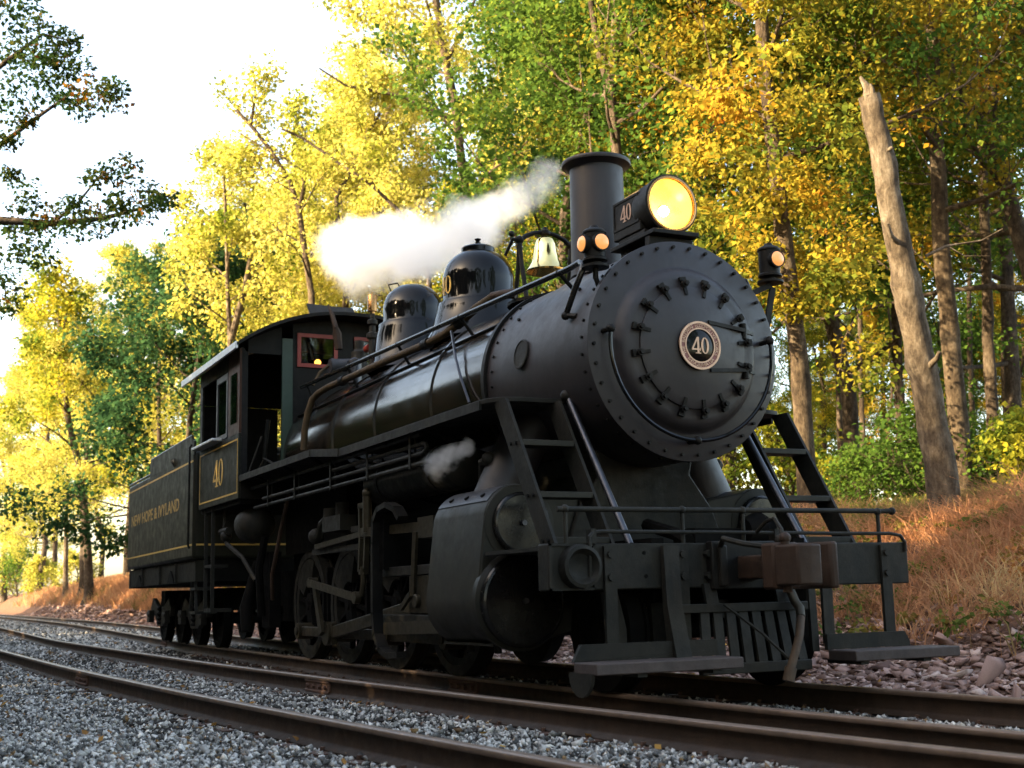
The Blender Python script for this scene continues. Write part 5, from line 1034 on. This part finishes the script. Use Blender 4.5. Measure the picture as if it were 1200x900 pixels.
# understorey shrubs at the wood's edge
def make_shrub(seed, leaf, label, x, y, h):
    z = float(hgt(x, y)); g = np.random.default_rng(seed)
    return make_tree('shrub', label, [(x, y, z), (x+g.normal(0,.1), y, z+h*.3), (x+g.normal(0,.15), y, z+h*.62)], .05, .02, leaf, 'bark_dark', seed, limb=h*.5, z0f=.1, nlimb=10, nleaf=2600, size=.12, cl=h*.17, group='shrubs along the edge of the wood', cat='shrub')
SA = {'leaf_green':'dark green shrub','leaf_olive':'yellowing green shrub','leaf_yellow':'bright yellow shrub'}
sh = [make_shrub(201, 'leaf_green', 'dark green shrub in the grass behind the far ladder', -13, 15, 3.0), make_shrub(202, 'leaf_olive', 'yellowing green shrub in the grass near the leaning dead trunk', -9.5, 14, 2.2)]
for i, (u, dep, lf, s, where) in enumerate([(1010,29,'leaf_green',.7,'between the far ladder and the dead trunk'),(1080,30,'leaf_green',.6,'just behind the dead trunk'),(1140,29,'leaf_olive',.6,'beside the brown trunked tree'),(1185,27,'leaf_green',.8,'beside the slim dark trunked tree'),(980,33,'leaf_olive',.7,'behind the tall straight trunk'),(1030,42,'leaf_green',1.5,'deeper in the wood behind the thin dark trunk'),(1120,44,'leaf_green',1.5,'deeper in the wood behind the dead trunk'),(1190,42,'leaf_olive',1.6,'deeper in the wood behind the slim dark trunk'),(925,36,'leaf_olive',1.4,'behind the smokebox edge'),(960,46,'leaf_green',1.7,'deeper in the wood behind the pale trunk'),(850,34,'leaf_olive',1.2,'behind the smokebox door'),(800,34,'leaf_green',1.2,'hidden behind the smokebox'),
    (700,40,'leaf_olive',1.5,'behind the smokestack'),(600,44,'leaf_olive',1.6,'behind the boiler'),(1215,33,'leaf_green',.9,'at the top of the weedy bank'),(50,140,'leaf_yellow',2.2,'far down the line by the slim pale trunk'),(24,160,'leaf_green',2.6,'far down the line'),(90,116,'leaf_yellow',1.8,'far down the line by the straight trunk'),(0,172,'leaf_yellow',2.6,'at the far end of the rails'),(300,52,'leaf_olive',1.5,'seen through the cab window'),(330,46,'leaf_green',1.4,'seen through the cab front door')]):
    p = D(u, 640, dep); copy_tree(sh[i % 2], SA[lf]+' '+where, p[0], p[1], s, random.uniform(0, 6.28), lf, 'shrubs along the edge of the wood')
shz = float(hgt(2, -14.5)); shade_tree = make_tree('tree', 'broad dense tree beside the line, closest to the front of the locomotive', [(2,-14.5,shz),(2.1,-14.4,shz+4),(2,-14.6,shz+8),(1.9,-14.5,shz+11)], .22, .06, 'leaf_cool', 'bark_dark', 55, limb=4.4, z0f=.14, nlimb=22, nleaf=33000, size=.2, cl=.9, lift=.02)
# the near tree on the other side of the line whose boughs hang into the top left of the view, and the trees
# further along that side which keep the line in shade
bough = [(-90,264),(0,258),(60,262),(120,256),(170,243),(200,228)]; NT = 33.0
bcl = [(5,250),(15,268),(35,240),(45,262),(60,275),(72,252),(88,240),(100,266),(112,248),(128,262),(140,238),(150,255),(165,246),(178,236),(190,232),(196,240),(108,210),(122,204),(150,192),(142,206),(168,222),(10,300),(6,325),(14,345),(4,360),(35,285),(45,300),(-10,330),
 (10,12),(30,8),(45,25),(22,38),(60,42),(40,60),(12,70),(70,62),(84,48),(30,88),(55,95),(75,85),(92,75),(64,112),(40,120),(14,108),(5,135),(30,140),(84,118),(100,108),(118,106),(132,104),(95,130),(128,118),(-20,20),(-20,90),(-30,160),(8,165),(38,72),(20,55),(58,70),(-25,220),(-30,280),(12,205),(30,222)]
gb = np.random.default_rng(77)
clumps = [(D(u, v, NT+gb.normal(0, 1.2)), gb.uniform(.36,.62)) for u, v in bcl]
lim = lambda *q: [D(u, v, NT+dz) for u, v, dz in q]
make_tree('tree', 'near tree overhanging the line with dark rust tinged boughs', [(-22.5,-9.6,-.2),(-22.6,-9.2,6),(-22.4,-9.0,11),(-22.2,-9.2,16),(-22,-9.2,20)], .30, .10, 'leaf_near', 'bark_dark', 41, limb=4.6, z0f=.30, nlimb=15, nleaf=15000, size=.125, cl=.62, lift=.0, toplimb=.8, clumps=clumps, cln=120,
    extra=[(lim((-150,300,-.6),(-90,264,-.3),(0,258,0),(60,262,.2),(120,256,.2),(170,243,.2),(200,228,.2)), .16, .02), (lim((-150,220,-.4),(-60,190,0),(0,170,0),(40,140,.2),(80,112,.2),(125,106,.2)), .11, .015), (lim((-130,140,0),(-40,110,.2),(10,70,.2),(50,40,.2),(85,48,.2)), .11, .015), (lim((-60,266,0),(-20,300,0),(5,330,.1),(8,362,.1)), .06, .012), (lim((60,262,.2),(90,240,.2),(115,208,.2),(150,192,.2)), .05, .01)])
SHL = 'leafy tree on the near side of the line shading the tracks'
shade = [(x, -14.5-1.0*(i % 2), .90+.06*(i % 3)) for i, x in enumerate(np.arange(-28, 18, 3.9).tolist()) if abs(x-2) > 1.5]+[(x, -19.5-1.2*(i % 2), .92+.06*(i % 3)) for i, x in enumerate(np.arange(-24, 18, 5.2).tolist())]
shade += [(x, float(c1(x))-14.5-1.5*(i % 2)-(2 if x < -60 else 0), .90+.05*(i % 3)) for i, x in enumerate(np.arange(-33, -128, -5.6).tolist())]+[(x, float(c1(x))-20, .95) for i, x in enumerate(np.arange(-30, -120, -9).tolist())]
back = [(24,-16,0,1.05),(27,14,1,1.1),(33,-12,2,1.1),(34,12,0,1.1),(30,-22,3,1.1),(42,-6,1,1.1),(45,8,3,1.15),(20,-24,1,.8),(-2,-48,1,.85),(10,-50,3,.9),(-14,-50,0,.85),(-26,-48,2,.85),(20,-46,2,.95)]
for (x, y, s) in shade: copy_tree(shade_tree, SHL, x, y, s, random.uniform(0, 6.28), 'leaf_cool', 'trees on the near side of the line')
for (x, y, k, s) in back: copy_tree(kinds[k], 'leafy tree farther along the line beyond the front of the locomotive', x, y, s, random.uniform(0, 6.28), 'leaf_green', 'trees ahead of the locomotive')

# ------------------------------------------------------------------ steam
def plume(name, label, A, B, r0, r1, dens, nsc, soft, seed, squash=1.0):
    """steam between points A and B (metres), radius r0 at A to r1 at B: an irregular closed hull whose density thins towards its skin"""
    A, B = np.array(A, float), np.array(B, float); ax = B-A; Ln = np.linalg.norm(ax); g = np.random.default_rng(seed)
    mb = MB(); n = 24; prof = []
    for k in range(n+1):
        t = -.14+1.28*k/n; e = math.sqrt(max(1-(2*k/n-1)**2, 0)); prof.append((max((r0+(r1-r0)*np.clip(t,0,1))*1.25*min(e*1.9, 1), 0), t*Ln))
    mb.lathe(prof, 'x', (0,0,0), 24)
    m, t_, out = newmat(name+'_vapour'); v = t_.nodes.new('ShaderNodeVolumePrincipled'); t_.links.new(v.outputs[0], out.inputs['Volume'])
    v.inputs['Color'].default_value = (.98,.98,.98,1); v.inputs['Anisotropy'].default_value = .1
    tc = t_.nodes.new('ShaderNodeTexCoord'); sp_ = t_.nodes.new('ShaderNodeSeparateXYZ'); t_.links.new(tc.outputs['Object'], sp_.inputs[0])
    def math_(op, a, b=None, c=None, clamp=False):
        nd = t_.nodes.new('ShaderNodeMath'); nd.operation = op; nd.use_clamp = clamp
        for i_, q in enumerate((a, b, c)):
            if q is None: continue
            if isinstance(q, (int, float)): nd.inputs[i_].default_value = q
            else: t_.links.new(q, nd.inputs[i_])
        return nd.outputs[0]
    tx = math_('DIVIDE', sp_.outputs[0], float(Ln)); rt = math_('MULTIPLY_ADD', math_('MULTIPLY', tx, 1.0, clamp=True), float(r1-r0), float(r0))
    rad = math_('SQRT', math_('ADD', math_('MULTIPLY', sp_.outputs[1], sp_.outputs[1]), math_('MULTIPLY', sp_.outputs[2], sp_.outputs[2])))
    over = math_('MAXIMUM', math_('MULTIPLY', tx, -1.0), math_('SUBTRACT', tx, 1.0)); over = math_('MAXIMUM', over, 0.0)
    fall = math_('SUBTRACT', math_('SUBTRACT', 1.0, math_('DIVIDE', rad, rt)), math_('MULTIPLY', over, float(Ln/max(r0, r1))*.8))
    nz = noise(t_, nsc, 7, .62, vec=tc.outputs['Object'])
    bil = math_('MULTIPLY_ADD', math_('SUBTRACT', nz, .5), 3.4, math_('MULTIPLY', fall, 1.1))
    den = math_('MULTIPLY', math_('MULTIPLY', math_('ADD', bil, soft), 1.7, clamp=True), float(dens))
    t_.links.new(den, v.inputs['Density'])
    o = mb.build(name, m, None); o.location = A; o.rotation_euler = Vector(ax).to_track_quat('X', 'Z').to_euler()
    return tag(o, label, 'steam', kind='stuff')
plume('steam_cloud', 'white steam cloud drifting above the domes and the cab', px_y(408,302,1.3), px_y(560,272,1.1), .66, .42, 2.4, 1.6, -.10, 1)
plume('steam_trail', 'thin trail of steam between the smokestack and the sand dome', px_y(545,272,1.1), px_y(640,206,.9), .34, .20, 1.2, 3.2, -.05, 2)
plume('steam_wisp', 'small wisp of steam leaking above the cylinder', px_y(508,547,-1.28), px_y(550,520,-1.28), .12, .07, 3.2, 8, -.10, 3)
